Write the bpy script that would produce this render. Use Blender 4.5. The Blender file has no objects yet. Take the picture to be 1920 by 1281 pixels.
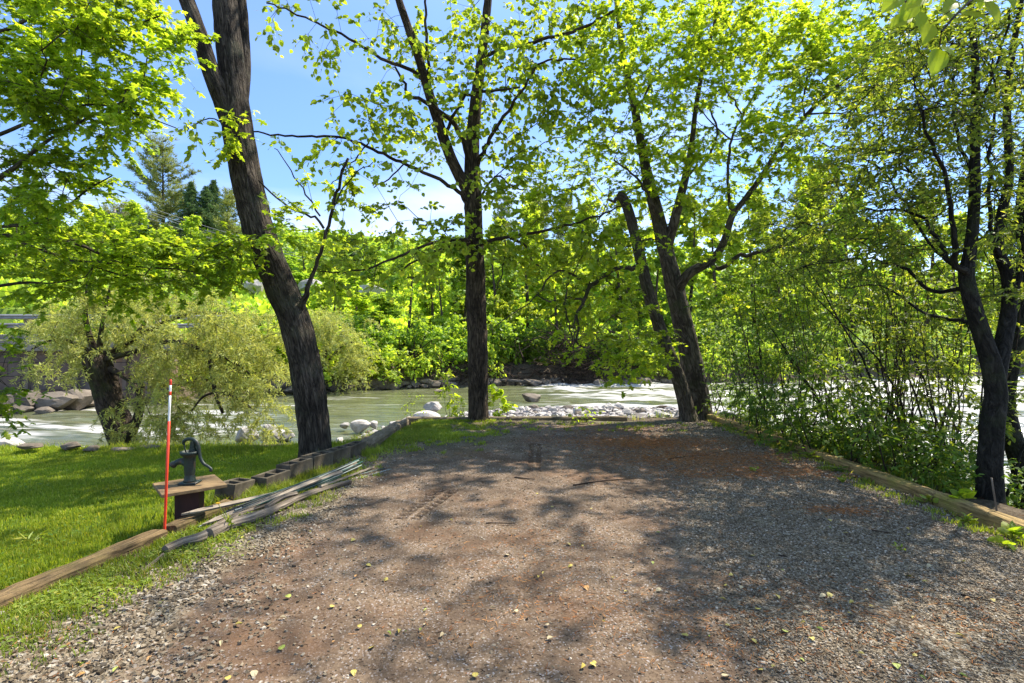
import bpy, math, random, numpy as np
from math import radians as R, pi, sin, cos
from mathutils import Vector, Matrix
rng = np.random.default_rng(11); random.seed(11)
SC = bpy.context.scene
COL = SC.collection
# ------------------------------------------------------------ camera, sun, sky, exposure
FPX, CX, CY, EYE = 1000.0, 960.0, 640.5, 1.6
cam = bpy.data.cameras.new('camera'); cam.lens = 18.75; cam.sensor_width = 36; cam.clip_end = 3000; cam.clip_start = .05
camo = bpy.data.objects.new('camera', cam); COL.objects.link(camo)
camo.location = (0, 0, EYE); camo.rotation_euler = (R(90), 0, 0); SC.camera = camo
SUN_AZ, SUN_EL = 56, 55
sv = Vector((sin(R(SUN_AZ))*cos(R(SUN_EL)), cos(R(SUN_AZ))*cos(R(SUN_EL)), sin(R(SUN_EL))))
sl = bpy.data.lights.new('sun', 'SUN'); sl.energy = 3.6; sl.angle = R(.6); sl.color = (1, .92, .78)
so = bpy.data.objects.new('sun', sl); COL.objects.link(so); so.rotation_euler = sv.to_track_quat('Z', 'Y').to_euler(); so.location = (20, 10, 40)
W = bpy.data.worlds.new('World'); SC.world = W; W.use_nodes = True
nt = W.node_tree; nt.nodes.clear()
def N(nt, t, **k):
    n = nt.nodes.new(t)
    for a, v in k.items():
        if a[0] == '_': n.inputs[int(a[1:])].default_value = v
        else: setattr(n, a, v)
    return n
def ramp(nt, stops, interp='LINEAR'):
    n = nt.nodes.new('ShaderNodeValToRGB'); e = n.color_ramp.elements; n.color_ramp.interpolation = interp
    while len(e) < len(stops): e.new(.5)
    for q, (p, c) in zip(e, stops): q.position = p; q.color = (*c, 1)
    return n
sky = N(nt, 'ShaderNodeTexSky', sky_type='NISHITA', sun_disc=False, sun_elevation=R(SUN_EL), sun_rotation=R(SUN_AZ), air_density=.9, dust_density=.15, ozone_density=1.3)
tc = N(nt, 'ShaderNodeTexCoord'); sep = N(nt, 'ShaderNodeSeparateXYZ')
mp = N(nt, 'ShaderNodeMapping'); mp.inputs['Scale'].default_value = (1, 1, 2.6)
noi = N(nt, 'ShaderNodeTexNoise'); noi.inputs['Scale'].default_value = 2.1; noi.inputs['Detail'].default_value = 6; noi.inputs['Roughness'].default_value = .5
r1 = N(nt, 'ShaderNodeMapRange'); r1.inputs['From Min'].default_value = .45; r1.inputs['From Max'].default_value = .8
r2 = N(nt, 'ShaderNodeMapRange'); r2.inputs['From Min'].default_value = .5; r2.inputs['From Max'].default_value = .08
mu = N(nt, 'ShaderNodeMath', operation='MULTIPLY'); mx = N(nt, 'ShaderNodeMix', data_type='RGBA')
mx.inputs['B'].default_value = (5.6, 5.3, 5.6, 1)
bg = N(nt, 'ShaderNodeBackground'); bg.inputs['Strength'].default_value = .118
ou = N(nt, 'ShaderNodeOutputWorld')
L = nt.links.new
L(tc.outputs['Generated'], mp.inputs[0]); L(mp.outputs[0], noi.inputs['Vector']); L(tc.outputs['Generated'], sep.inputs[0])
L(noi.outputs['Fac'], r1.inputs['Value']); L(sep.outputs['Z'], r2.inputs['Value'])
L(r1.outputs[0], mu.inputs[0]); L(r2.outputs[0], mu.inputs[1]); L(mu.outputs[0], mx.inputs['Factor'])
gm = N(nt, 'ShaderNodeMix', data_type='RGBA', blend_type='MULTIPLY'); gm.inputs['Factor'].default_value = 1; r3 = ramp(nt, [(0, (.50, .57, .70)), (.18, (.56, .65, .80)), (.46, (.66, .76, .93)), (.62, (1.0, .98, .95)), (.85, (2.0, 1.75, 1.35))]); L(sep.outputs['Z'], r3.inputs[0]); L(sky.outputs[0], gm.inputs['A']); L(r3.outputs[0], gm.inputs['B'])  # warm brightening added to the zenith, above the frame, to lift the shade
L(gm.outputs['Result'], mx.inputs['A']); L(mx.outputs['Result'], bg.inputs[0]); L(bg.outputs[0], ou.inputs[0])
SC.view_settings.view_transform = 'Standard'; SC.view_settings.look = 'None'; SC.view_settings.gamma = 1
SC.view_settings.exposure = 1.62
SC.render.engine = 'CYCLES'
cy = SC.cycles; cy.max_bounces = 7; cy.diffuse_bounces = 4; cy.glossy_bounces = 3; cy.transmission_bounces = 5; cy.transparent_max_bounces = 8
cy.sample_clamp_indirect = 6; cy.use_denoising = True; cy.caustics_reflective = False; cy.caustics_refractive = False
try: SC.cycles.denoising_prefilter = 'ACCURATE'
except Exception: pass

# ------------------------------------------------------------ helpers
def P(px, py, d):
    return np.array([(px-CX)/FPX*d, d, EYE-(py-CY)/FPX*d])
def hsh(ix, iy, s):
    v = np.sin(ix*127.1+iy*311.7+s*74.7)*43758.5453
    return v-np.floor(v)
def vn(x, y, s=0):
    x = np.asarray(x, float); y = np.asarray(y, float)
    ix = np.floor(x); iy = np.floor(y); fx = x-ix; fy = y-iy
    fx = fx*fx*(3-2*fx); fy = fy*fy*(3-2*fy)
    a = hsh(ix, iy, s); b = hsh(ix+1, iy, s); c = hsh(ix, iy+1, s); d = hsh(ix+1, iy+1, s)
    return (a+(b-a)*fx)*(1-fy)+(c+(d-c)*fx)*fy
def fbm(x, y, s=0, o=4):
    r = 0; a = .5; t = 0
    for k in range(o):
        r = r+a*vn(x*2**k, y*2**k, s+k*13); t += a; a *= .5
    return r/t
def sstep(a, b, x):
    t = np.clip((x-a)/(b-a), 0, 1); return t*t*(3-2*t)
def sdf(x, y, poly):
    x = np.asarray(x, float); y = np.asarray(y, float)
    d = np.full(x.shape, 1e9); ins = np.zeros(x.shape, bool); n = len(poly)
    for i in range(n):
        ax, ay = poly[i]; bx, by = poly[(i+1) % n]
        ex, ey = bx-ax, by-ay
        t = np.clip(((x-ax)*ex+(y-ay)*ey)/(ex*ex+ey*ey), 0, 1)
        d = np.minimum(d, np.hypot(x-ax-t*ex, y-ay-t*ey))
        c = ((ay > y) != (by > y)) & (x < (bx-ax)*(y-ay)/((by-ay) if by != ay else 1e-9)+ax)
        ins ^= c
    return np.where(ins, d, -d)
def mesh(name, V, Fs, mats=(), uv=None, smooth=False, attr=None, parent=None, mi=None):
    """V (n,3); Fs list of int arrays (m,k)"""
    V = np.ascontiguousarray(V, np.float32); me = bpy.data.meshes.new(name)
    Fs = [np.asarray(f, np.int32) for f in Fs if len(f)]
    me.vertices.add(len(V)); me.vertices.foreach_set('co', V.ravel())
    loops = np.concatenate([f.ravel() for f in Fs]); sizes = np.concatenate([np.full(len(f), f.shape[1], np.int32) for f in Fs])
    st = np.concatenate([[0], np.cumsum(sizes)[:-1]]).astype(np.int32)
    me.loops.add(len(loops)); me.loops.foreach_set('vertex_index', loops)
    me.polygons.add(len(sizes)); me.polygons.foreach_set('loop_start', st); me.polygons.foreach_set('loop_total', sizes)
    if mi is not None: me.polygons.foreach_set('material_index', np.asarray(mi, np.int32))
    me.polygons.foreach_set('use_smooth', np.full(len(sizes), bool(smooth)))
    if uv is not None:
        u = me.uv_layers.new(name='UVMap'); u.data.foreach_set('uv', np.ascontiguousarray(np.asarray(uv, np.float32)[loops]).ravel())
    if attr is not None:
        for k, a in attr.items():
            at = me.attributes.new(k, 'FLOAT', 'POINT'); at.data.foreach_set('value', np.asarray(a, np.float32))
    me.update(calc_edges=True)
    for m in (mats if isinstance(mats, (list, tuple)) else [mats]): me.materials.append(m)
    o = bpy.data.objects.new(name, me); COL.objects.link(o)
    if parent is not None: o.parent = parent
    return o
def tag(o, label=None, cat=None, group=None, kind=None):
    if label: o['label'] = label
    if cat: o['category'] = cat
    if group: o['group'] = group
    if kind: o['kind'] = kind
    return o
def empty(name, loc, label, cat, group=None):
    o = bpy.data.objects.new(name, None); COL.objects.link(o); o.location = loc; o.empty_display_size = .2
    return tag(o, label, cat, group)
def base(o, at):
    """move a mesh thing's origin to its base point"""
    at = Vector(at); o.data.transform(Matrix.Translation(-at)); o.location = at; return o
class MB:
    def __init__(s): s.V = []; s.F = {}; s.U = []; s.n = 0
    def add(s, V, Fs, U=None):
        V = np.asarray(V, float)
        s.V.append(V); s.U.append(np.zeros((len(V), 2)) if U is None else np.asarray(U))
        for f in Fs:
            f = np.asarray(f, int)
            if len(f): s.F.setdefault(f.shape[1], []).append(f+s.n)
        s.n += len(V)
    def build(s, name, mats, parent=None, smooth=False, off=None):
        V = np.concatenate(s.V)
        if off is not None: V = V-np.asarray(off, float)
        return mesh(name, V, [np.concatenate(f) for f in s.F.values()], mats, uv=np.concatenate(s.U), smooth=smooth, parent=parent)
def box(c, s, rz=0, rx=0, ry=0, bev=.0):
    """bevelled box (V,F): centre c, size s"""
    sx, sy, sz = [a/2 for a in s]; b = bev
    V = []
    for z, k in ((-sz, b), (-sz+b, 0), (sz-b, 0), (sz, b)) if b else ((-sz, 0), (sz, 0)):
        x, y = sx-k, sy-k
        V += [(-x, -y, z), (x, -y, z), (x, y, z), (-x, y, z)]
    V = np.array(V, float); n = len(V)//4; F = []
    for i in range(n-1):
        for j in range(4): F.append((i*4+j, i*4+(j+1) % 4, i*4+4+(j+1) % 4, i*4+4+j))
    F.append((3, 2, 1, 0)); F.append(tuple(range(4*n-4, 4*n)))
    M = np.array(Matrix.Rotation(rz, 3, 'Z') @ Matrix.Rotation(ry, 3, 'Y') @ Matrix.Rotation(rx, 3, 'X'))
    return V@M.T+np.array(c, float), [np.array(F)]
def lathe(prof, c, n=24, axis=None):
    V = []; F = []
    for r, z in prof:
        for j in range(n): V.append((r*cos(2*pi*j/n), r*sin(2*pi*j/n), z))
    for i in range(len(prof)-1):
        for j in range(n): F.append((i*n+j, i*n+(j+1) % n, (i+1)*n+(j+1) % n, (i+1)*n+j))
    V = np.array(V, float)
    if axis is not None:
        q = np.array(Vector(axis).normalized().to_track_quat('Z', 'Y').to_matrix()); V = V@q.T
    return V+np.array(c, float), [np.array(F)]
def catmull(pts, step):
    pts = np.asarray(pts, float)
    if len(pts) < 3:
        n = max(1, int(np.linalg.norm(pts[-1, :3]-pts[0, :3])/step)); t = np.linspace(0, 1, n+1)[:, None]
        return pts[0]*(1-t)+pts[-1]*t
    Q = np.vstack([2*pts[0]-pts[1], pts, 2*pts[-1]-pts[-2]]); out = []
    for i in range(1, len(Q)-2):
        n = max(1, int(math.ceil(np.linalg.norm(Q[i+1, :3]-Q[i, :3])/step)))
        t = (np.arange(n)/n)[:, None]
        out.append(.5*((2*Q[i])+(-Q[i-1]+Q[i+1])*t+(2*Q[i-1]-5*Q[i]+4*Q[i+1]-Q[i+2])*t*t+(-Q[i-1]+3*Q[i]-3*Q[i+1]+Q[i+2])*t**3))
    out.append(Q[-2][None]); return np.concatenate(out)
def tube(p, r, sides, cap=True, disp=None, seam=(0, 1, 0)):
    """p (n,3), r (n,) -> V,Fs,UV in metres"""
    p = np.asarray(p, float); r = np.asarray(r, float); n = len(p)
    t = np.gradient(p, axis=0); t /= np.linalg.norm(t, axis=1)[:, None]+1e-12
    s = np.array(seam, float); s = s+.01
    f = np.zeros_like(p); b = s-t[0]*np.dot(s, t[0]); b /= np.linalg.norm(b)+1e-12
    for i in range(n):
        b = b-t[i]*np.dot(b, t[i]); b /= np.linalg.norm(b)+1e-12; f[i] = b
    g = np.cross(t, f); a = 2*pi*np.arange(sides+1)/sides
    ln = np.concatenate([[0], np.cumsum(np.linalg.norm(np.diff(p, axis=0), axis=1))])
    rr = r[:, None]*np.ones(sides+1)
    if disp is not None: rr = rr+disp(a[None, :], ln[:, None], r[:, None])
    rr[:, -1] = rr[:, 0]
    V = p[:, None]+rr[:, :, None]*(np.cos(a)[None, :, None]*f[:, None]+np.sin(a)[None, :, None]*g[:, None])
    UV = np.stack([a[None, :]/(2*pi)*(2*pi*r.mean())*np.ones((n, 1)), ln[:, None]*np.ones((1, sides+1))], -1)
    m = sides+1; i = np.arange(n-1)[:, None]*m; j = np.arange(sides)[None, :]
    F = np.stack([i+j, i+j+1, i+m+j+1, i+m+j], -1).reshape(-1, 4); Fs = [F]
    V = V.reshape(-1, 3); UV = UV.reshape(-1, 2)
    if cap and r[-1] > .004:
        c = len(V); V = np.vstack([V, p[-1]+t[-1]*r[-1]*.3]); UV = np.vstack([UV, [[0, ln[-1]]]])
        k = (n-1)*m+np.arange(sides); Fs.append(np.stack([k, k+1, np.full(sides, c)], -1))
    return V, Fs, UV
# ------------------------------------------------------------ materials
def mat(name):
    m = bpy.data.materials.new(name); m.use_nodes = True; nt = m.node_tree; nt.nodes.clear()
    return m, nt, nt.links.new, N(nt, 'ShaderNodeOutputMaterial')
def noise(nt, scale, detail=4, rough=.55, vec=None, dist=0):
    n = N(nt, 'ShaderNodeTexNoise'); n.inputs['Scale'].default_value = scale; n.inputs['Detail'].default_value = detail
    n.inputs['Roughness'].default_value = rough; n.inputs['Distortion'].default_value = dist
    if vec is not None: nt.links.new(vec, n.inputs['Vector'])
    return n
def mapr(nt, src, a, b, c=0, d=1):
    n = N(nt, 'ShaderNodeMapRange'); nt.links.new(src, n.inputs['Value'])
    for k, v in zip(('From Min', 'From Max', 'To Min', 'To Max'), (a, b, c, d)): n.inputs[k].default_value = v
    return n.outputs[0]
def mixc(nt, f, a, b, bt='MIX'):
    n = N(nt, 'ShaderNodeMix', data_type='RGBA', blend_type=bt)
    for k, v in (('Factor', f), ('A', a), ('B', b)):
        if isinstance(v, (int, float)): n.inputs[k].default_value = v
        elif isinstance(v, tuple): n.inputs[k].default_value = (*v, 1)
        else: nt.links.new(v, n.inputs[k])
    return n.outputs['Result']
def math_(nt, op, a, b=0):
    n = N(nt, 'ShaderNodeMath', operation=op)
    for k, v in ((0, a), (1, b)):
        if isinstance(v, (int, float)): n.inputs[k].default_value = v
        else: nt.links.new(v, n.inputs[k])
    return n.outputs[0]
def bump(nt, h, st=.5, dist=.01):
    n = N(nt, 'ShaderNodeBump'); n.inputs['Strength'].default_value = st; n.inputs['Distance'].default_value = dist
    nt.links.new(h, n.inputs['Height']); return n.outputs[0]
def prin(nt, out, col, rough=.8, spec=.3, nrm=None, metal=0):
    b = N(nt, 'ShaderNodeBsdfPrincipled')
    for k, v in (('Base Color', col), ('Roughness', rough), ('Specular IOR Level', spec), ('Metallic', metal)):
        if isinstance(v, (int, float)): b.inputs[k].default_value = v
        elif isinstance(v, tuple): b.inputs[k].default_value = (*v, 1)
        else: nt.links.new(v, b.inputs[k])
    if nrm is not None: nt.links.new(nrm, b.inputs['Normal'])
    if out is not None: nt.links.new(b.outputs[0], out.inputs['Surface'])
    return b
def leaf_mat(name, c1, c2, c3=None, tr=.5, trc=1.6, big=1.2, ov=0):
    m, nt, L, o = mat(name)
    g = N(nt, 'ShaderNodeNewGeometry'); c3 = c3 or c2
    rp = ramp(nt, [(0, c1), (.55, c2), (.86, c2), (1, c3)]); L(g.outputs['Random Per Island'], rp.inputs[0])
    tc = N(nt, 'ShaderNodeTexCoord'); n1 = noise(nt, big, 2, .5, tc.outputs['Object'])
    oi = N(nt, 'ShaderNodeObjectInfo')
    v = math_(nt, 'MULTIPLY', mapr(nt, n1.outputs[0], .3, .7, .72, 1.28), mapr(nt, oi.outputs['Random'], 0, 1, 1-ov, 1+ov*.8))
    col = mixc(nt, 1.0, rp.outputs[0], v, 'MULTIPLY')
    b = prin(nt, None, col, .5, .35)
    t = N(nt, 'ShaderNodeBsdfTranslucent'); yc = mixc(nt, 1.0, col, (trc*1.15, trc, trc*.45), 'MULTIPLY'); L(yc, t.inputs[0])
    mxs = N(nt, 'ShaderNodeMixShader'); mxs.inputs[0].default_value = tr
    L(b.outputs[0], mxs.inputs[1]); L(t.outputs[0], mxs.inputs[2]); L(mxs.outputs[0], o.inputs[0]); return m
def bark_mat(name, dark, light, sc=9, vs=.22, moss=None, st=1.0):
    m, nt, L, o = mat(name); uv = N(nt, 'ShaderNodeUVMap'); mp = N(nt, 'ShaderNodeMapping'); mp.inputs['Scale'].default_value = (sc, sc*vs, 1)
    L(uv.outputs[0], mp.inputs[0]); nz = noise(nt, 1.6, 3, .6, mp.outputs[0])
    v = N(nt, 'ShaderNodeVectorMath', operation='MULTIPLY_ADD'); L(nz.outputs['Color'], v.inputs[0]); v.inputs[1].default_value = (.9, .9, 0); L(mp.outputs[0], v.inputs[2])
    vo = N(nt, 'ShaderNodeTexVoronoi', feature='DISTANCE_TO_EDGE'); L(v.outputs[0], vo.inputs['Vector']); vo.inputs['Scale'].default_value = 1.7
    e0 = mapr(nt, vo.outputs['Distance'], 0, .3)
    fn = noise(nt, 4, 6, .7, mp.outputs[0])
    rg = noise(nt, 1.9, 4, .6, mp.outputs[0], .8); rd = mapr(nt, math_(nt, 'ABSOLUTE', math_(nt, 'SUBTRACT', rg.outputs[0], .5)), 0, .16)
    e = math_(nt, 'ADD', math_(nt, 'MULTIPLY', e0, .35), math_(nt, 'MULTIPLY', rd, .65))
    h = math_(nt, 'ADD', e, math_(nt, 'MULTIPLY', fn.outputs[0], .6))
    tc = N(nt, 'ShaderNodeTexCoord'); bn = noise(nt, 1.8, 4, .6, tc.outputs['Object'])
    f = math_(nt, 'MULTIPLY', mapr(nt, h, .3, 1.35), mapr(nt, bn.outputs[0], .3, .7, .35, 1.1))
    c = mixc(nt, f, dark, light)
    if moss:
        mn = noise(nt, 2.6, 4, .6, tc.outputs['Object']); c = mixc(nt, mapr(nt, mn.outputs[0], .52, .7, 0, .6), c, moss)
    prin(nt, o, c, .9, .15, bump(nt, h, st, .03)); return m
# ------------------------------------------------------------ terrain
LAND = [(-60, 8), (-20, 9.5), (-10, 11.2), (-6.5, 12.2), (-4.6, 14.0), (-3.2, 17.5), (-1.5, 20.5), (1, 21.8), (4, 22), (6.5, 21), (8, 18), (8.2, 14), (8.0, 10), (8.6, 7), (10, 2), (13, -20), (-60, -20)]
def left_edge(y): return -3.55+.165*np.asarray(y, float)          # left edge of the driveway pad
PAD = [(-60, 7.2), (-20, 8.0), (-12, 8.4), (-8, 8.7), (-4.2, 8.9), (-2.6, 9.1), (-2.2, 10.7), (4.6, 11.5), (4.75, 8), (4.9, 3), (6.5, -20), (-60, -20)]
FAR = [(-260, 14), (-60, 18), (-30, 20), (-21, 21.5), (-17.5, 22.5), (-14, 28), (-8, 31), (0, 33.5), (8, 34), (20, 37), (45, 44), (90, 60), (260, 90), (260, 700), (-260, 700)]
WZ = -1.2
def zpad(x, y):
    lawn = sstep(left_edge(y)-.02, left_edge(y)-.25, x)
    return -.13*lawn - .02 + .05*(fbm(x*.5, y*.5, 5)-.5)*lawn
def terrain(x, y):
    dL = sdf(x, y, LAND); dP = sdf(x, y, PAD); dF = sdf(x, y, FAR)
    z0 = -1.13+.03*np.clip(dL, 0, 6)+.10*(fbm(x*1.3, y*1.3, 3)-.5)
    z0 = np.where(dL < 0, -1.18+dL*.28, z0); z0 = np.maximum(z0, -2.3)
    t = sstep(-2.1, 0, dP+.35*(vn(x*.8, y*.8, 9)-.5)*(dP < -.1))
    near = z0+(zpad(x, y)-z0)*t
    lw = sstep(-8, -18, x)
    bank = -1.25+1.5*sstep(.0, 2.2, dF)+1.2*sstep(2, 9, dF)+.45*(fbm(x*.7, y*.7, 21)-.5)*sstep(0, 2, dF)
    hill = np.clip(dF-8, 0, 400)*(.16+.19*sstep(5, -12, x)*sstep(40, 14, dF)+.0*x)+np.clip(dF-40, 0, 200)*.10*sstep(10, -20, x)
    hill = hill+2.2*(fbm(x*.06, y*.06, 31)-.5)*sstep(10, 30, dF)
    fz = np.where(dF > 0, bank+np.minimum(hill, 40), -9)
    wall = sstep(-16.0, -16.8, x)
    emb = np.where(dF < 2.75, np.minimum(-1.2+.22*np.clip(dF, 0, 3), -.6), 1.05+.02*np.clip(dF-3, 0, 6)+.10*np.clip(dF-10, 0, 400))
    fz = np.where(dF > 0, fz*(1-wall)+np.where(dF > 14, np.maximum(fz, emb), emb)*wall, -9)
    return np.where(dF > 0, np.maximum(fz, -2.3), near)
def gz(x, y): return float(terrain(np.array([float(x)]), np.array([float(y)]))[0])
def grid(xs, ys, zf):
    X, Y = np.meshgrid(xs, ys); Z = zf(X, Y); nx = len(xs); ny = len(ys)
    i = np.arange(ny-1)[:, None]*nx; j = np.arange(nx-1)[None, :]
    F = np.stack([i+j, i+j+1, i+nx+j+1, i+nx+j], -1).reshape(-1, 4)
    return np.stack([X, Y, Z], -1).reshape(-1, 3), F, X.ravel(), Y.ravel()
xs = np.concatenate([np.linspace(-400, -40, 25)[:-1], np.arange(-40, -14, .4), np.arange(-14, 12, .14), np.arange(12, 50, .5), np.linspace(50, 400, 25)])
ys = np.concatenate([np.arange(-30, 0, 1.5), np.arange(0, 26, .14), np.arange(26, 46, .3), np.arange(46, 110, 1.2), np.linspace(110, 700, 30)])
V, F, X, Y = grid(xs, ys, terrain)
V[:, 2] -= .03*((sdf(X, Y, [(-4, -4), (5, -4), (4.7, 11), (-2.2, 10.5)]) > 0)) + .03*((X < left_edge(Y)) & (sdf(X, Y, PAD) > .2) & (X > -30))
m, nt, L, o = mat('ground_soil'); tc = N(nt, 'ShaderNodeTexCoord'); oc = tc.outputs['Object']
n1 = noise(nt, 1.2, 6, .6, oc); n2 = noise(nt, 14, 5, .7, oc)
c = mixc(nt, mapr(nt, n2.outputs[0], .3, .7), (.05, .036, .022), (.15, .12, .085))
sp = N(nt, 'ShaderNodeSeparateXYZ'); L(oc, sp.inputs[0])
gr = mixc(nt, mapr(nt, n1.outputs[0], .35, .65), (.10, .17, .025), (.19, .26, .045))
f = math_(nt, 'MULTIPLY', mapr(nt, sp.outputs['Z'], .3, 1.6), mapr(nt, sp.outputs['Y'], 23, 27))
c = mixc(nt, f, c, gr); prin(nt, o, c, .95, .1, bump(nt, n2.outputs[0], .8, .05))
tag(mesh('ground', V, [F], m, smooth=True), 'earth river banks and wooded hillside ground', None, None, 'structure')

# driveway sheet ---------------------------------------------------
def lug(x, y):
    z = np.zeros_like(x)
    for (x0, y0, x1, y1, w, n) in ((-.95, 4.75, -.70, 5.72, .26, 9), (.27, 6.5, .36, 8.3, .17, 22)):
        d = np.hypot(x1-x0, y1-y0); tx, ty = (x1-x0)/d, (y1-y0)/d
        s = (x-x0)*tx+(y-y0)*ty; q = (x-x0)*-ty+(y-y0)*tx
        ins = (s > 0) & (s < d) & (np.abs(q) < w/2)
        ph = (s/d*n+np.abs(q)*4.0) % 1.0
        z -= np.where(ins & (np.abs(q) > .018), .032*sstep(.2, .38, ph)*sstep(1.0, .8, ph), 0)
        z -= np.where(ins, .010, 0)
    return z
def dirt_mask(x, y):       # 1 = bare earth, 0 = gravel
    c = -.25+.10*(y-3)+.5*(fbm(y*.5+x*0, y*0+3, 8)-.5)
    w = 1.25+.12*(y-3)
    return sstep(w+.9, w-.35, np.abs(x-c)+1.1*(fbm(x*1.1, y*1.1, 4)-.5))
def zdrive(x, y):
    g = 1-dirt_mask(x, y)
    z = .045*(fbm(x*.45, y*.45, 40)-.5)+.018*(fbm(x*2.5, y*2.5, 41)-.5)+(.005+.016*g)*(fbm(x*13, y*13, 42, 3)-.5)
    return z+lug(x, y)
nx, ny = 400, 520
u = np.linspace(0, 1, nx); yy = np.concatenate([np.linspace(-3, 1.8, 40)[:-1], 1.8+np.linspace(0, 1, ny)**1.25*8.95])
U, Yg = np.meshgrid(u, yy); xl = left_edge(Yg)+.06-.2*sstep(3.2, 1, Yg); xr = np.full_like(Yg, 4.12)+.0*Yg
Xg = xl+(xr-xl)*U; Zg = zdrive(Xg, Yg)+.012
edge = np.minimum(np.minimum(U, 1-U)*40, (Yg[-1, 0]-Yg)*12); Zg -= .05*np.clip(1-edge, 0, 1)
n_, m_ = Xg.shape; i = np.arange(n_-1)[:, None]*m_; j = np.arange(m_-1)[None, :]
F = np.stack([i+j, i+j+1, i+m_+j+1, i+m_+j], -1).reshape(-1, 4)
m, nt, L, o = mat('driveway_gravel'); tc = N(nt, 'ShaderNodeTexCoord'); oc = tc.outputs['Object']
at = N(nt, 'ShaderNodeAttribute', attribute_name='dirt')
vo = N(nt, 'ShaderNodeTexVoronoi'); L(oc, vo.inputs['Vector']); vo.inputs['Scale'].default_value = 75
vo2 = N(nt, 'ShaderNodeTexVoronoi'); L(oc, vo2.inputs['Vector']); vo2.inputs['Scale'].default_value = 120
sc_ = N(nt, 'ShaderNodeSeparateColor'); L(vo.outputs['Color'], sc_.inputs[0])
sc2 = N(nt, 'ShaderNodeSeparateColor'); L(vo2.outputs['Color'], sc2.inputs[0])
gv = ramp(nt, [(0, (.065, .050, .032)), (.45, (.165, .128, .083)), (.8, (.28, .232, .168)), (1, (.38, .335, .26))]); L(sc_.outputs[0], gv.inputs[0])
n1 = noise(nt, 2.2, 5, .6, oc); n2 = noise(nt, 45, 4, .7, oc); n3 = noise(nt, .9, 4, .6, oc)
dirt = mixc(nt, mapr(nt, n2.outputs[0], .3, .7), (.072, .048, .030), (.225, .162, .11))
dirt = mixc(nt, mapr(nt, sc2.outputs[1], .86, .95), dirt, (.33, .29, .27))
dirt = mixc(nt, mapr(nt, n1.outputs[0], .42, .62, 0, .75), dirt, (.07, .047, .032))
f = mapr(nt, math_(nt, 'ADD', at.outputs['Fac'], math_(nt, 'MULTIPLY', math_(nt, 'SUBTRACT', n2.outputs[0], .5), .7)), .35, .65)
c = mixc(nt, f, gv.outputs[0], dirt)
c = mixc(nt, mapr(nt, n3.outputs[0], .50, .66, 0, .6), c, (.13, .068, .036))
tr_ = N(nt, 'ShaderNodeAttribute', attribute_name='tread'); c = mixc(nt, tr_.outputs['Fac'], c, (.032, .022, .016))
ga = N(nt, 'ShaderNodeAttribute', attribute_name='green')
c = mixc(nt, math_(nt, 'MULTIPLY', ga.outputs['Fac'], mapr(nt, n2.outputs[0], .35, .55)), c, (.05, .075, .02))
h = math_(nt, 'ADD', math_(nt, 'MULTIPLY', vo.outputs['Distance'], math_(nt, 'SUBTRACT', 1.15, f)), math_(nt, 'MULTIPLY', n2.outputs[0], .9))
prin(nt, o, c, .92, .15, bump(nt, h, .9, .012))
def green_mask(x, y):
    xl = left_edge(y)
    a = sstep(1.15, .2, x-xl+.7*(fbm(x*2, y*2, 50)-.5))*sstep(7.6, 5.4, y)*.85
    b = .7*sstep(1.3, .3, np.hypot((x+1.5)/1.5, (y-9.1)/1.7)+.7*(fbm(x*1.7, y*1.7, 51)-.5))
    c = sstep(10.1, 10.7, y)*.6
    return np.clip(a+b+c, 0, 1)
tag(mesh('gravel_driveway', np.stack([Xg, Yg, Zg], -1).reshape(-1, 3), [F], m, smooth=True, attr={'tread': (sstep(-.014, -.030, lug(Xg, Yg))*.85).ravel(), 'dirt': dirt_mask(Xg, Yg).ravel(), 'green': green_mask(Xg, Yg).ravel()}),
    'bare earth and grey gravel driveway pad ending at the river', None, None, 'structure')

# lawn -------------------------------------------------------------
def lawn_in(x, y): return (x < left_edge(y)-.08) & (sdf(x, y, PAD) > .25)
xs = np.arange(-30, -1.5, .12); ys = np.arange(-4, 9.4, .1)
V, F, X, Y = grid(xs, ys, lambda x, y: zpad(x, y)+.02)
k = lawn_in(X, Y); keep = k[F].all(1); F = F[keep]
us, inv = np.unique(F.ravel(), return_inverse=True)
m, nt, L, o = mat('lawn_turf'); tc = N(nt, 'ShaderNodeTexCoord'); oc = tc.outputs['Object']
n1 = noise(nt, 1.1, 5, .6, oc); n2 = noise(nt, 30, 4, .7, oc)
c = mixc(nt, mapr(nt, n2.outputs[0], .35, .65), (.045, .075, .012), (.10, .15, .022)); prin(nt, o, c, .95, .1, bump(nt, n2.outputs[0], .8, .03))
tag(mesh('lawn', V[us], [inv.reshape(-1, 4)], m, smooth=True), 'green lawn left of the driveway', None, None, 'structure')

# river ------------------------------------------------------------
xs = np.concatenate([np.arange(-70, -26, .8), np.arange(-26, 30, .11), np.arange(30, 120, .9)]); ys = np.concatenate([np.arange(-15, 7, .8), np.arange(7, 36, .09), np.arange(36, 80, .7)])
def rapid(x, y):
    r = sstep(-3.5, 3.5, x)*(.45+.55*sstep(24, 31, y+.0*x)+.5*sstep(27, 21, y))
    r = np.maximum(r, .9*sstep(6, 9, x)); r = np.maximum(r,   .46*sstep(-6, -11, x)*sstep(28, 20, y)+.22)
    return np.clip(r, 0, 1)
def zriver(x, y):
    q = y+.10*x+1.2*(fbm(x*.12, y*.2, 60)-.5); r = rapid(x, y)
    wob = fbm(x*.35+1.5*fbm(x*.2, q*.5, 66), q*1.15, 61, 4)-.5
    st = fbm(x*.9, q*2.6, 62, 3)-.5
    return WZ+r*(.55*wob+.16*st)+(1-r)*(.035*(fbm(x*.3, q*2.2, 63)-.5)+.02*st)
V, F, X, Y = grid(xs, ys, zriver)
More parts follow.
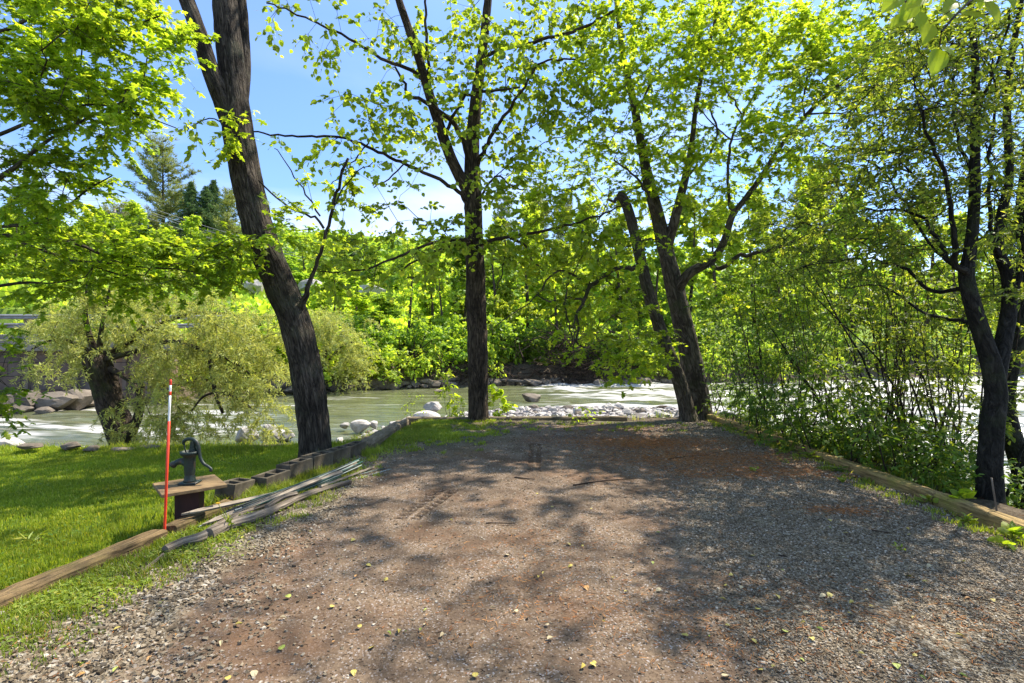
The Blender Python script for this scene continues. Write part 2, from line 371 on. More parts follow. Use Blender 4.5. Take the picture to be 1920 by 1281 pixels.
q = Y+.10*X; r = rapid(X, Y); crest = (V[:, 2]-WZ)/(.16*np.maximum(r, .2))
st = fbm(X*.35, q*2.6+1.3*fbm(X*.3, q*.6, 69), 64, 5); st2 = fbm(X*.14, q*.9, 65, 3)
foam = np.clip(sstep(.40, .78, st*.62+st2*.38+r*.28-.17+.10*crest*r), 0, 1)*np.clip(.25+r, 0, 1)
k = sdf(X, Y, LAND) < 3.5; keep = k[F].any(1); F = F[keep]; us, inv = np.unique(F.ravel(), return_inverse=True)
m, nt, L, o = mat('river_water'); at = N(nt, 'ShaderNodeAttribute', attribute_name='foam'); tc = N(nt, 'ShaderNodeTexCoord')
mp = N(nt, 'ShaderNodeMapping'); mp.inputs['Scale'].default_value = (.45, 4.0, 1); mp.inputs['Rotation'].default_value = (0, 0, .1); L(tc.outputs['Object'], mp.inputs[0])
n1 = noise(nt, 1.1, 6, .62, mp.outputs[0], .6); n2 = noise(nt, 4, 4, .6, mp.outputs[0], .3)
ff = mapr(nt, math_(nt, 'ADD', at.outputs['Fac'], math_(nt, 'MULTIPLY', math_(nt, 'SUBTRACT', n1.outputs[0], .5), 1.7)), .22, .70)
b1 = prin(nt, None, mixc(nt, mapr(nt, n1.outputs[0], .35, .65), (.06, .07, .032), (.15, .155, .08)), .11, .5, bump(nt, n2.outputs[0], .35, .05))
b2 = prin(nt, None, (.40, .39, .37), .6, .3, bump(nt, n1.outputs[0], .5, .08))
mxs = N(nt, 'ShaderNodeMixShader'); L(ff, mxs.inputs[0]); L(b1.outputs[0], mxs.inputs[1]); L(b2.outputs[0], mxs.inputs[2]); L(mxs.outputs[0], o.inputs[0])
tag(mesh('river', V[us], [inv.reshape(-1, 4)], m, smooth=True, attr={'foam': foam[us]}), 'greenish river with white rapids on the right', None, None, 'structure')

# ------------------------------------------------------------ rocks
def ico(n):
    bm = __import__('bmesh').new(); __import__('bmesh').ops.create_icosphere(bm, subdivisions=n, radius=1)
    V = np.array([v.co[:] for v in bm.verts]); F = np.array([[v.index for v in f.verts] for f in bm.faces]); bm.free(); return V, F
ICO = {k: ico(k) for k in (2, 3, 4)}
def rock_shape(seed, lod=3, planes=14, rough=.05):
    r = np.random.default_rng(seed); V, F = ICO[lod]; V = V.copy()
    n = r.normal(size=(planes, 3)); n /= np.linalg.norm(n, axis=1)[:, None]; d = r.uniform(.36, .66, planes)
    c = V@n.T; rad = np.min(np.where(c > .05, d/np.maximum(c, .05), 9), 1); rad = np.minimum(rad, .95)
    V = V*rad[:, None]; V += rough*(np.stack([fbm(V[:, 0]*4+seed, V[:, 1]*4+V[:, 2]*3, k, 3) for k in range(3)], -1)-.5); lo, hi = V.min(0), V.max(0); V = (V-(lo+hi)/2)/((hi-lo)/2); return V, F
def rock_mat(name, a, b, cc, sc=2):
    m, nt, L, o = mat(name); tc = N(nt, 'ShaderNodeTexCoord'); oi = N(nt, 'ShaderNodeObjectInfo')
    v = N(nt, 'ShaderNodeVectorMath', operation='ADD'); L(tc.outputs['Object'], v.inputs[0]); L(oi.outputs['Location'], v.inputs[1])
    n1 = noise(nt, sc, 6, .65, v.outputs[0]); n2 = noise(nt, sc*9, 4, .7, v.outputs[0])
    c = mixc(nt, mapr(nt, n1.outputs[0], .35, .65), a, b); c = mixc(nt, mapr(nt, n2.outputs[0], .5, .75, 0, .7), c, cc)
    c = mixc(nt, 1.0, c, mapr(nt, oi.outputs['Random'], 0, 1, .7, 1.15), 'MULTIPLY')
    prin(nt, o, c, .85, .25, bump(nt, math_(nt, 'ADD', n1.outputs[0], n2.outputs[0]), .6, .03)); return m
M_pale = rock_mat('pale_stone', (.34, .31, .285), (.55, .51, .47), (.20, .18, .16), 3)
M_grey = rock_mat('grey_brown_stone', (.11, .09, .068), (.22, .18, .14), (.075, .06, .048), 1.5)
ROCKM = {}
def rock(px, py, d, w, h, dep, label, pale=True, rz=0, tilt=0, group=None, xyz=None, seed=None, sink=.25, name='rock', lod=3):
    """px,py: pixel of the rock's centre bottom at distance d"""
    seed = seed if seed is not None else random.randint(0, 9)
    key = (seed, pale, lod)
    if key not in ROCKM:
        Vv, Ff = rock_shape(seed+(50 if pale else 90), lod); oo = mesh(name, Vv, [Ff], M_pale if pale else M_grey); ROCKM[key] = oo.data; COL.objects.unlink(oo); bpy.data.objects.remove(oo)
    p = xyz if xyz is not None else P(px, py, d)
    o = bpy.data.objects.new(name, ROCKM[key]); COL.objects.link(o)
    if py and d > 40: p = (p[0], p[1], gz(p[0], p[1]))
    o.location = (p[0], p[1], p[2]+h*(.5-sink)); o.scale = (w*.5, dep*.5, h*.5); o.rotation_euler = (tilt, tilt*.6, rz)
    return tag(o, label, 'rock', group)
G = 'river stones on the near shore'
shoredef = [
 (464, 826, 14.6, .62, .5, .5, 'brownish angular rock alone in the water left of the leaning maple', True, .3),
 (520, 822, 15.2, .55, .35, .5, 'pale flat rock in the cluster just left of the leaning maple', True, .9),
 (505, 815, 15.6, .5, .42, .4, 'pointed pale rock at the top of the cluster left of the leaning maple', True, .1),
 (540, 822, 15.0, .38, .3, .4, 'small pale rock nearest the leaning maple in its left hand cluster', True, 1.5),
 (676, 806, 16.3, .62, .42, .5, 'large white boulder in shallow water right of the leaning maple', True, .5),
 (645, 802, 16.8, .3, .22, .3, 'small round white stone left of the white boulder', True, .5),
 (668, 832, 14.6, .3, .22, .3, 'light stone touching the rotten log by the water', True, 1.5),
 (700, 800, 16.8, .35, .25, .3, 'tan stone right of the white boulder', True, 2.1),
 (800, 796, 17.6, .95, .62, .7, 'big pale pink boulder left of the straight trunk', True, .2),
 (812, 772, 19.2, .72, .5, .6, 'grey topped block resting behind the pink boulder', True, .9),
 (765, 796, 17.6, .6, .34, .5, 'low pale slab left of the big pink boulder', True, 1.9),
 (742, 800, 17.4, .4, .25, .4, 'pale stone at the left end of the pink boulder slab', True, .7),
 (1078, 786, 20.2, .95, .36, .6, 'long dark grey flat topped rock in the shore stones', False, .1),
 (982, 788, 19.8, .5, .36, .5, 'brown rounded stone second from the straight trunk on the shore', False, .4),
 (960, 786, 20.2, .5, .34, .4, 'pale lilac stone just right of the straight trunk', True, 1.1),
 (1014, 788, 20.0, .55, .36, .4, 'pale stone left of the long dark flat rock', True, 2.2),
 (1130, 784, 20.4, .3, .42, .3, 'upright pale stone right of the long dark flat rock', True, .2),
 (1215, 782, 20.8, .55, .45, .5, 'white angular boulder near the broken leaning trunk', True, 1.3),
 (1178, 780, 20.8, .5, .38, .4, 'grey wedge shaped stone left of the white angular boulder', False, 1.3),
 (1248, 786, 20.0, .8, .22, .5, 'wide low white slab beside the broken leaning trunk', True, .3),
 (1240, 770, 22.5, .9, .3, .4, 'brown rock sticking out of the rapids by the broken trunk', False, .1),
 (997, 752, 24.5, .95, .5, .7, 'wet brownish rock in midstream with foam around it', False, .4),
 (820, 736, 27.0, .5, .25, .5, 'small dark rock breaking the water beyond the pink boulder', False, .4),
 (12, 842, 13.6, 1.0, .4, .7, 'light rock at the far left water edge behind the lawn', True, .4)]
for a in shoredef: rock(*a[:7], pale=a[7], rz=a[8], group=G)
# smaller individually standing shore stones
k = 0
while k < 175:
    px = random.uniform(930, 1265) if k < 105 else 625+150*random.random()**.7
    d = random.uniform(18.2, 21.6) if px > 900 else 2750/(random.uniform(784, 834)-640.5)
    x = (px-CX)/FPX*d
    if abs(float(sdf(np.array([x]), np.array([d]), LAND)[0])) > 3.2 or sdf(np.array([x]), np.array([d]), LAND)[0] < -.9: 
        if random.random() < .9: continue
    pl = random.random() < .78; s = random.uniform(.12, .42) if px > 900 else random.uniform(.10, .26); z = max(gz(x, d), WZ-.05)
    rock(0, 0, 0, s, s*random.uniform(.5, .9), s*random.uniform(.7, 1.2), f"{'tiny' if s < .18 else 'small' if s < .28 else 'mid sized'} {'pale' if pl else 'dark grey'} stone "+(('on the shore just right of the straight trunk' if px < 1010 else 'on the shore around the long dark flat rock' if px < 1120 else 'on the shore between dark flat rock and broken trunk' if px < 1190 else 'on the shore close to the broken trunk') if px > 900 else 'in the shallows between leaning maple and white boulder' if px < 690 else 'at the inlet between white boulder and rotten timber'),
         pale=pl, rz=random.uniform(0, 6), tilt=random.uniform(-.3, .3), group='small stones on the shore' if px > 900 else 'small stones at the inlet', xyz=(x, d, z), sink=.2, lod=2, name='stone'); k += 1
# pebbles, uncountable
npb = 9000
x = rng.uniform(-5, 8, npb); y = rng.uniform(11.5, 22.5, npb); k = (sdf(x, y, LAND) > -.4); x, y = x[k], y[k]; z = terrain(x, y)
OCT = np.array([(1, 0, 0), (0, 1, 0), (-1, 0, 0), (0, -1, 0), (0, 0, 1), (0, 0, -1)], float)
OCF = np.array([(0, 1, 4), (1, 2, 4), (2, 3, 4), (3, 0, 4), (1, 0, 5), (2, 1, 5), (3, 2, 5), (0, 3, 5)])
CUB = np.array([(-1, -1, -1), (1, -1, -1), (1, 1, -1), (-1, 1, -1), (-1, -1, 1), (1, -1, 1), (1, 1, 1), (-1, 1, 1)], float)*.62
CUF = np.array([(0, 3, 2, 1), (4, 5, 6, 7), (0, 1, 5, 4), (1, 2, 6, 5), (2, 3, 7, 6), (3, 0, 4, 7)])
def stones(x, y, z, s, flat=.6, T=CUB, TF=CUF, jit=.42):
    n = len(x); V = T[None]+rng.uniform(-jit, jit, (n, len(T), 3))
    V = V*np.stack([np.ones(n), rng.uniform(.6, 1, n), rng.uniform(.4, .8, n)*flat/.6], -1)[:, None]*s[:, None, None]
    a, b, c = rng.uniform(0, 6.28, n), rng.normal(0, .35, n), rng.normal(0, .35, n)
    ca, sa, cb, sb = np.cos(a), np.sin(a), np.cos(b), np.sin(b)
    X = V[:, :, 0]; Yv = V[:, :, 1]; Z = V[:, :, 2]
    Yn = Yv*cb[:, None]-Z*sb[:, None]; Zn = Yv*sb[:, None]+Z*cb[:, None]
    Xn = X*ca[:, None]-Yn*sa[:, None]; Y2 = X*sa[:, None]+Yn*ca[:, None]; Zn = Zn+Xn*np.sin(c)[:, None]*.3
    V = np.stack([Xn+x[:, None], Y2+y[:, None], Zn+(z+s*.18)[:, None]], -1).reshape(-1, 3)
    return V, (TF[None]+np.arange(n)[:, None, None]*len(T)).reshape(-1, TF.shape[1])
def stone_mat(name, stops, rough=.9):
    m, nt, L, o = mat(name); g = N(nt, 'ShaderNodeNewGeometry'); rp = ramp(nt, stops); L(g.outputs['Random Per Island'], rp.inputs[0])
    tc = N(nt, 'ShaderNodeTexCoord'); n2 = noise(nt, 160, 3, .6, tc.outputs['Object'])
    c = mixc(nt, 1.0, rp.outputs[0], mapr(nt, n2.outputs[0], .2, .8, .7, 1.25), 'MULTIPLY'); prin(nt, o, c, rough, .2); return m
V, F = stones(x, y, z, rng.uniform(.04, .15, len(x)))
tag(mesh('shore_pebbles', V, [F], stone_mat('pebble', [(0, (.14, .12, .11)), (.4, (.28, .25, .24)), (1, (.5, .47, .45))])), 'loose pale pebbles covering the near shore', 'pebbles', None, 'stuff')
# gravel on the drive
n = 500000
y = 1.3+9.4*rng.uniform(0, 1, n)**1.35; x = left_edge(y)+rng.uniform(0, 1, n)*(4.1-left_edge(y))
den = (1-dirt_mask(x, y))*(1.0-.75*green_mask(x, y))*sstep(.25, .5, fbm(x*3.2, y*3.2, 44))
den = np.maximum(den, .035); vis = np.abs(x) < y*1.0+1.6
k = (rng.uniform(0, 1, n) < den) & vis; x, y = x[k], y[k]
s = (.0045+.0065*rng.uniform(0, 1, len(x))**2.5)*(1+.75*sstep(-.5, -1.6, x)*sstep(5.5, 3.5, y))+.0005*np.maximum(y-3, 0)
z = zdrive(x, y)+.012
V, F = stones(x, y, z, s)
tag(mesh('gravel', V, [F], stone_mat('gravel_stone', [(0, (.062, .046, .029)), (.3, (.135, .104, .069)), (.65, (.22, .175, .120)), (.9, (.29, .25, .195)), (1, (.42, .37, .30))])), 'loose crushed grey gravel over the driveway', 'gravel', None, 'stuff')
# far bank boulders
farrocks = [(25, 768, 21.3, 1.5, .9, 'brown boulder at the far left foot of the wall', .2), (62, 770, 21.0, 1.5, 1.1, 'rounded brown boulder below the retaining wall', .5),
 (105, 768, 21.2, 2.2, 1.0, 'long sloping brown slab leaning up to the right under the wall', .1), (140, 766, 21.6, 1.9, 1.15, 'flat faced grey slab in front of the sloping slab', .8),
 (168, 764, 22.3, 1.2, .7, 'grey boulder between the slab and the willow trunk', .3), (45, 774, 20.6, .9, .45, 'low wet rock at the water line under the wall', .3), (85, 775, 20.4, .8, .35, 'flat wet stone in front of the rounded brown boulder', .9), (5, 778, 20.0, .7, .3, 'low flat stone at the left picture edge by the river', .9),
 (520, 734, 28.8, 1.6, 1.3, 'dark angular boulder left of the leaning maple across the river', .4), (548, 736, 28.6, 1.1, .5, 'light low rock on the far bank touching the leaning maple outline', .7),
 (625, 730, 30.2, 1.2, .8, 'grey boulder on the far bank just right of the leaning maple', .2), (655, 729, 30.8, 1.3, .5, 'long low grey stone on the far bank under the pale willow', 0.3),
 (700, 725, 31.5, 1.1, .8, 'rounded grey boulder left of the dark block on the far bank', .5), (730, 724, 32, 1.7, 1.9, 'tall dark boulder standing on the far bank', .6), (757, 724, 32.2, 1.6, .5, 'low grey slab right of the tall dark boulder', .5),
 (800, 722, 32.6, 1.4, .6, 'grey rock under bushes left of the straight trunk', 1.1), (840, 721, 33, 1.3, .7, 'dull boulder on the far bank beside the straight trunk', .1), (925, 722, 33.2, 1.3, .6, 'pale stone on the far bank right of the straight trunk', .4),
 (1000, 722, 33.5, 1.6, .5, 'dark rock under the fallen roots on the far bank', .4), (1180, 722, 34.2, 1.5, .6, 'brown rock on the far bank below the maple leaves', .9), (600, 733, 30, .9, .6, 'shaded rock against the leaning maple outline on the far bank', .4)]
for (px, py, d, w, h, lab, rz) in farrocks: rock(px, py, d, w*.82, h*.8, w*.6, lab, pale=False, rz=rz, tilt=.12, group='boulders on the far bank', sink=.12)
for q in range(70):
    px = random.uniform(560, 1300); x = (px-CX)/FPX*33; y = 30
    for y in np.arange(26, 40, .2):
        if sdf(np.array([x]), np.array([y]), FAR)[0] > random.uniform(-.1, .8): break
    s = random.uniform(.3, .8); rock(0, 0, 0, s*1.3, s*.8, s, 'small brownish stone in the row along the far water line', pale=False, rz=random.uniform(0, 6), group='stones along the far water line', xyz=(x, y, WZ), sink=.2, lod=2, name='stone')
for (px, py, d, w, h, lab) in ((690, 560, 50, 3.2, 1.9, 'pale rock outcrop showing through the trees above the far bank'), (585, 580, 48, 2.4, 2.2, 'pale rock outcrop beside the leaning maple half way up the hillside'), (478, 590, 46, 2.0, 1.6, 'pale outcrop on the hillside left of the leaning maple')):
    rock(px, py, d, w, h, 2.2, lab, pale=True, group='outcrops on the hillside', sink=.1, lod=4)
# ------------------------------------------------------------ trees
def fan(o, c=None):
    if c is None: return np.array(o, float), np.array([(0, i, i+1) for i in range(1, len(o)-1)])
    V = [c]+o; n = len(o); return np.array(V, float), np.array([(0, 1+i, 1+(i+1) % n) for i in range(n)])
def t3(V, droop=.25, fold=.12):
    V = np.asarray(V, float); x, y = V[:, 0], V[:, 1]; return np.stack([x, y, -droop*x*x*.5-fold*0-droop*y*y+fold*np.abs(y)], -1)
o_ = [(0, 0), (-.10, -.32), (.2, -.17), (.42, -.6), (.52, -.19), (.74, -.24), (1, 0), (.74, .24), (.52, .19), (.42, .6), (.2, .17), (-.10, .32)]
v, f = fan(o_, (.34, 0)); MAPLE = (t3(v, .45, -.1), f)
v, f = fan([(0, 0), (.38, -.5), (.45, -.14), (1, 0), (.45, .14), (.38, .5)]); MAPLO = (t3(v, .4, .1), f)
v, f = fan([(0, 0), (.08, -.28), (.38, -.43), (.75, -.26), (1, 0), (.75, .26), (.38, .43), (.08, .28)], (.4, 0)); BROAD = (t3(v, .5, .12), f)
v, f = fan([(0, 0), (.35, -.24), (.7, -.17), (1, 0), (.7, .17), (.35, .24)]); OVAL = (t3(v, .35, .25), f)
v, f = fan([(0, 0), (.4, -.1), (1, 0), (.4, .1)]); WILL = (t3(v, .3, .3), f)
v, f = fan([(0, 0), (.45, -.38), (1, 0), (.5, .4)]); CLUMP = (t3(v, .5, -.2), f)
def place(P_, D, Nn, S, T):
    TV, TF = T; D = D/(np.linalg.norm(D, axis=1)[:, None]+1e-9); Z = Nn-D*(Nn*D).sum(1)[:, None]; Z /= np.linalg.norm(Z, axis=1)[:, None]+1e-9; Yv = np.cross(Z, D)
    V = P_[:, None]+S[:, None, None]*(TV[None, :, 0:1]*D[:, None]+TV[None, :, 1:2]*Yv[:, None]+TV[None, :, 2:3]*Z[:, None])
    n = len(P_); return V.reshape(-1, 3), (TF[None]+np.arange(n)[:, None, None]*len(TV)).reshape(-1, TF.shape[1])
def sprays(C, rad, n, size, T, seed, flat=.35, up=.75, droop=.25, dirs=None, arms=5):
    """leafy sprays round cluster centres C: leaves set along short arms. Returns V,F of leaves and arm segments"""
    r = np.random.default_rng(seed); m = len(C)
    A = r.normal(size=(m, arms, 3)); A[:, :, 2] *= flat
    if dirs is not None: A = A+dirs[:, None]*1.1
    A /= np.linalg.norm(A, axis=2)[:, :, None]+1e-9
    ln = rad*r.uniform(.55, 1.15, (m, arms)); per = max(1, n//arms)
    t = r.uniform(.12, 1.05, (m, arms, per))
    Pn = C[:, None, None]+A[:, :, None]*(t*ln[:, :, None])[..., None]; Pn[..., 2] -= droop*rad*t**2
    side = r.normal(size=Pn.shape); side[..., 2] *= .5
    D = A[:, :, None]*.6+side*.75; D[..., 2] -= droop*.9
    Nn = r.normal(size=Pn.shape)*(1-up); Nn[..., 2] += up
    S = size*r.uniform(.4, 1.3, t.shape)
    V, F = place(Pn.reshape(-1, 3), D.reshape(-1, 3), Nn.reshape(-1, 3), S.ravel(), T)
    E = C[:, None]+A*ln[:, :, None]*.95; E[..., 2] -= droop*rad*.9
    return V, F, (np.repeat(C, arms, 0), E.reshape(-1, 3))
def sticks(A, B, r0, r1):
    """many 3-sided straight twigs"""
    D = B-A; D = D/(np.linalg.norm(D, axis=1)[:, None]+1e-9); s = np.cross(D, np.array([.3, .2, .93])); s /= np.linalg.norm(s, axis=1)[:, None]+1e-9; t = np.cross(D, s); n = len(A)
    ang = [0, 2.09, 4.19]; V = np.stack([A+r0*(cos(a)*s+sin(a)*t) for a in ang]+[B+r1*(cos(a)*s+sin(a)*t) for a in ang], 1).reshape(-1, 3)
    F = np.array([(0, 1, 4, 3), (1, 2, 5, 4), (2, 0, 3, 5)]); return V, (F[None]+np.arange(n)[:, None, None]*6).reshape(-1, 4)
class Skel:
    def __init__(s): s.p = []; s.par = []; s.fix = []; s.ln = []
    def limb(s, pts, rad, join=True):
        """pts resampled polyline; joined to the nearest node"""
        par = -1; l0 = 0
        if s.p and join:
            A = np.array(s.p); d = np.linalg.norm(A-pts[0], axis=1); par = int(d.argmin()); l0 = s.ln[par]
        for i, q in enumerate(pts):
            if i: l0 += np.linalg.norm(q-pts[i-1])
            s.p.append(np.array(q)); s.par.append(par); s.fix.append(rad[i]); s.ln.append(l0); par = len(s.p)-1
    def grow(s, att, seed, step=.22, wob=.10, pen=.16, droop=.0, minr=0):
        r = np.random.default_rng(seed); att = np.asarray(att, float); n = len(att); NP = np.array(s.p); LN = np.array(s.ln)
        ok = np.array([f < .2 for f in s.fix])
        D = np.linalg.norm(att[:, None]-NP[None], axis=2)+pen*LN[None]+np.where(ok, 0, 50)[None]; best = D.argmin(1); bd = D[np.arange(n), best]
        done = np.zeros(n, bool); tips = []; dirs = []
        for _ in range(n):
            k = int(np.where(done, 1e9, bd).argmin()); done[k] = True; b = int(best[k]); a = s.p[b]; q = att[k]; d = q-a; L_ = np.linalg.norm(d)
            m = max(1, int(L_/step)); off = r.normal(size=3)*L_*wob; off[2] += L_*.10-droop*L_
            ts = np.arange(1, m+1)/m; new = a+d*ts[:, None]+off*(4*ts*(1-ts))[:, None]*.6+r.normal(size=(m, 3))*.02*min(1, L_); new[-1] = q
            par = b; l0 = s.ln[b]; idx = []
            for i in range(m):
                l0 += L_/m; s.p.append(new[i]); s.par.append(par); s.fix.append(0); s.ln.append(l0); par = len(s.p)-1; idx.append(par)
            tips.append(par); dirs.append((new[-1]-(new[-2] if m > 1 else a))/(L_/m+1e-9))
            ND = np.linalg.norm(att[:, None]-new[None], axis=2)+pen*np.array([s.ln[i] for i in idx])[None]; j = ND.argmin(1); v = ND[np.arange(n), j]
            u = v < bd; bd = np.where(u, v, bd); best = np.where(u, np.array(idx)[j], best)
        return att[np.argsort([0]*0)] if False else np.array([s.p[t] for t in tips]), np.array(dirs)
    def twigs(s, tip=.0035, ex=2.3, mx=.05):
        n = len(s.p); acc = np.zeros(n); ch = [[] for _ in range(n)]
        for i in range(n):
            if s.par[i] >= 0: ch[s.par[i]].append(i)
        rad = np.zeros(n)
        for i in range(n-1, -1, -1):
            if s.fix[i] > 0: rad[i] = s.fix[i]; continue
            v = sum(rad[c]**ex for c in ch[i]) if ch[i] else tip**ex
            rad[i] = min(mx, (v+(tip*.25)**ex)**(1/ex))
        mb = MB()
        starts = [i for i in range(n) if s.fix[i] == 0 and (s.par[i] < 0 or s.fix[s.par[i]] > 0)]
        while starts:
            i = starts.pop(); par = s.par[i]; pts = [s.p[par]] if par >= 0 else []; rr = [min(rad[i]*1.15, rad[par])] if par >= 0 else []
            while True:
                pts.append(s.p[i]); rr.append(rad[i])
                c = [k for k in ch[i] if s.fix[k] == 0]
                if not c: break
                c.sort(key=lambda k: -rad[k]); starts += c[1:]; i = c[0]
            pts = np.array(pts); rr = np.array(rr)
            if len(pts) < 2: continue
            V, Fs, U = tube(pts, rr, 3 if rr.max() < .006 else 5 if rr.max() < .02 else 8); mb.add(V, Fs, U)
        return mb
def bark_disp(seed, amp, per):
    def f(a, l, r):
        k = max(5, round(per)); x = a/(2*pi)*k
        # periodic ridges: blend two offsets
        n1 = vn((x+.5*vn(l*5, l*0+seed, 3)) % k, l*3.2+seed, seed); n2 = vn((x*2) % (2*k), l*9+seed, seed+1)
        lump = np.cos(a*2+l*1.3+seed)*.03*r+np.cos(a*3-l*2.1+seed)*.02*r
        return r*amp*((np.abs(n1-.5)*2-.5)*1.1+(n2-.5)*.55)+lump
    return f
def px_limb(L_, step):
    """[(px,py,d,width_px)] -> resampled world polyline and radii"""
    W_ = np.array([np.append(P(a, b, d), w/FPX*d/2) for a, b, d, w in L_]); c = catmull(W_, step); return c[:, :3], np.maximum(c[:, 3], .003)
def px_att(ell, seed):
    """[(cx,cy,rx,ry,d0,d1,n)] pixel ellipses between two distances -> points"""
    r = np.random.default_rng(seed); out = []
    for (cx, cy, rx, ry, d0, d1, n) in ell:
        a = r.uniform(0, 2*pi, n); q = np.sqrt(r.uniform(0, 1, n)); d = r.uniform(d0, d1, n)
        out += [P(cx+rx*q[i]*cos(a[i]), cy+ry*q[i]*sin(a[i]), d[i]) for i in range(n)]
    return out
def w_att(ell, seed):
    r = np.random.default_rng(seed); out = []
    for (x, y, z, rx, ry, rz, n) in ell:
        v = r.normal(size=(n, 3)); v /= np.linalg.norm(v, axis=1)[:, None]; v *= r.uniform(0, 1, n)[:, None]**.4
        out += list(v*np.array([rx, ry, rz])+np.array([x, y, z]))
    return out
def traced_tree(name, label, limbs, att, bark, leaf, seed, leafT=MAPLE, lsize=.1, nl=36, lrad=.38, flat=.3, up=.75, droop=.25, flare=.35, sides=36, base_at=None, tw=None, nd=None, extra=None, pen=.16, group=None, amp=.09, arms=5, cat='tree', tmat=None):
    root = empty(name, tuple(base_at), label, cat, group); off = np.array(base_at, float)
    sk = Skel(); mb = MB()
    for i, Lm in enumerate(limbs):
        big = i == 0 or Lm[0][3] > 18
        p, r = px_limb(Lm, .06 if big else .12)
        if i == 0 and flare:
            h = p[:, 2]-p[0, 2]; r = r*(1+flare*np.exp(-h/.16))
        if not big:
            w = np.random.default_rng(seed+i); j = w.normal(size=p.shape)*.012; j[0] = 0; p = p+j
        sd = sides if big else 10; dp = bark_disp(seed+i, amp if big else .05, 2*pi*r.mean()/.035) if big else None
        V, Fs, U = tube(p, r, sd, disp=dp); mb.add(V, Fs, U)
        s_ = max(1, int(.25/(.06 if big else .12))); q = list(range(0, len(p), s_)); q = q if q[-1] == len(p)-1 else q+[len(p)-1]
        sk.limb(p[q], r[q], join=i > 0)
    mb.build('trunk', bark, root, smooth=True, off=off)
    tips, dirs = sk.grow(att, seed, pen=pen)
    V, F, (A, B) = sprays(tips, lrad, nl, lsize, leafT, seed, flat, up, droop, dirs, arms)
    tb = sk.twigs(); v2, f2 = sticks(A, B, .0022, .0012); tb.add(v2, [f2]); tb.build('branches', tmat or bark, root, off=off)
    mesh('foliage', V-off, [F], leaf, parent=root); return root

# materials
B_dark = bark_mat('bark_dark_furrowed', (.012, .009, .007), (.19, .155, .12), 15, .13, moss=(.085, .09, .06), st=1.0)
B_mid = bark_mat('bark_brown_furrowed', (.016, .011, .008), (.21, .16, .11), 15, .13, st=1.0)
B_gray = bark_mat('bark_maple', (.03, .023, .016), (.24, .20, .15), 12, .18, moss=(.06, .07, .025), st=.9)
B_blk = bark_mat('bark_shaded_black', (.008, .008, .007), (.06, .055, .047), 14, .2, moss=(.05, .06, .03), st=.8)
B_twig = bark_mat('bark_twig', (.03, .02, .015), (.10, .075, .055), 12, .3, st=.3)
B_will = bark_mat('bark_willow', (.02, .015, .011), (.13, .10, .075), 6, .3, moss=(.08, .10, .03), st=1.0)
Lf_maple = leaf_mat('leaf_maple', (0.112, 0.185, 0.014), (0.190, 0.270, 0.022), (0.359, 0.400, 0.045), .62, 2.6)
Lf_left = leaf_mat('leaf_maple_left', (0.107, 0.180, 0.016), (0.179, 0.265, 0.022), (0.326, 0.380, 0.045), .58, 2.5)
Lf_bass = leaf_mat('leaf_basswood', (0.118, 0.185, 0.018), (0.196, 0.280, 0.030), (0.359, 0.410, 0.060), .54, 2.3)
Lf_dark = leaf_mat('leaf_small_dark', (.07, .115, .018), (.125, .18, .026), (.33, .37, .055), .52, 2.1)  # darker leaf tone for the trees on the right
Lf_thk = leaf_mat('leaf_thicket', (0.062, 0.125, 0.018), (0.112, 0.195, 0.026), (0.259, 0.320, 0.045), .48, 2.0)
Lf_elm = leaf_mat('leaf_elm', (0.146, 0.220, 0.020), (0.190, 0.270, 0.030), (0.224, 0.300, 0.040), .6, 2.2)
Lf_will = leaf_mat('leaf_willow', (.26, .32, .09), (.38, .43, .14), (.56, .58, .27), .42, 1.5)
Lf_far = [leaf_mat('leaf_far_lime', (0.190, 0.300, 0.030), (0.310, 0.420, 0.050), (0.460, 0.530, 0.090), .5, 2.0, .5, .32), leaf_mat('leaf_far_green', (0.120, 0.220, 0.025), (0.210, 0.330, 0.040), (0.340, 0.430, 0.070), .5, 2.0, .5, .32),
          leaf_mat('leaf_far_deep', (0.060, 0.130, 0.020), (0.110, 0.200, 0.030), (0.200, 0.290, 0.050), .38, 1.6, .5, .25)]
Lf_con = leaf_mat('needle_pine', (.17, .22, .07), (.26, .31, .10), (.36, .39, .15), .3, 1.3, .5)
Lf_spr = leaf_mat('needle_spruce', (.07, .14, .05), (.11, .20, .07), (.18, .26, .10), .25, 1.3, .5)

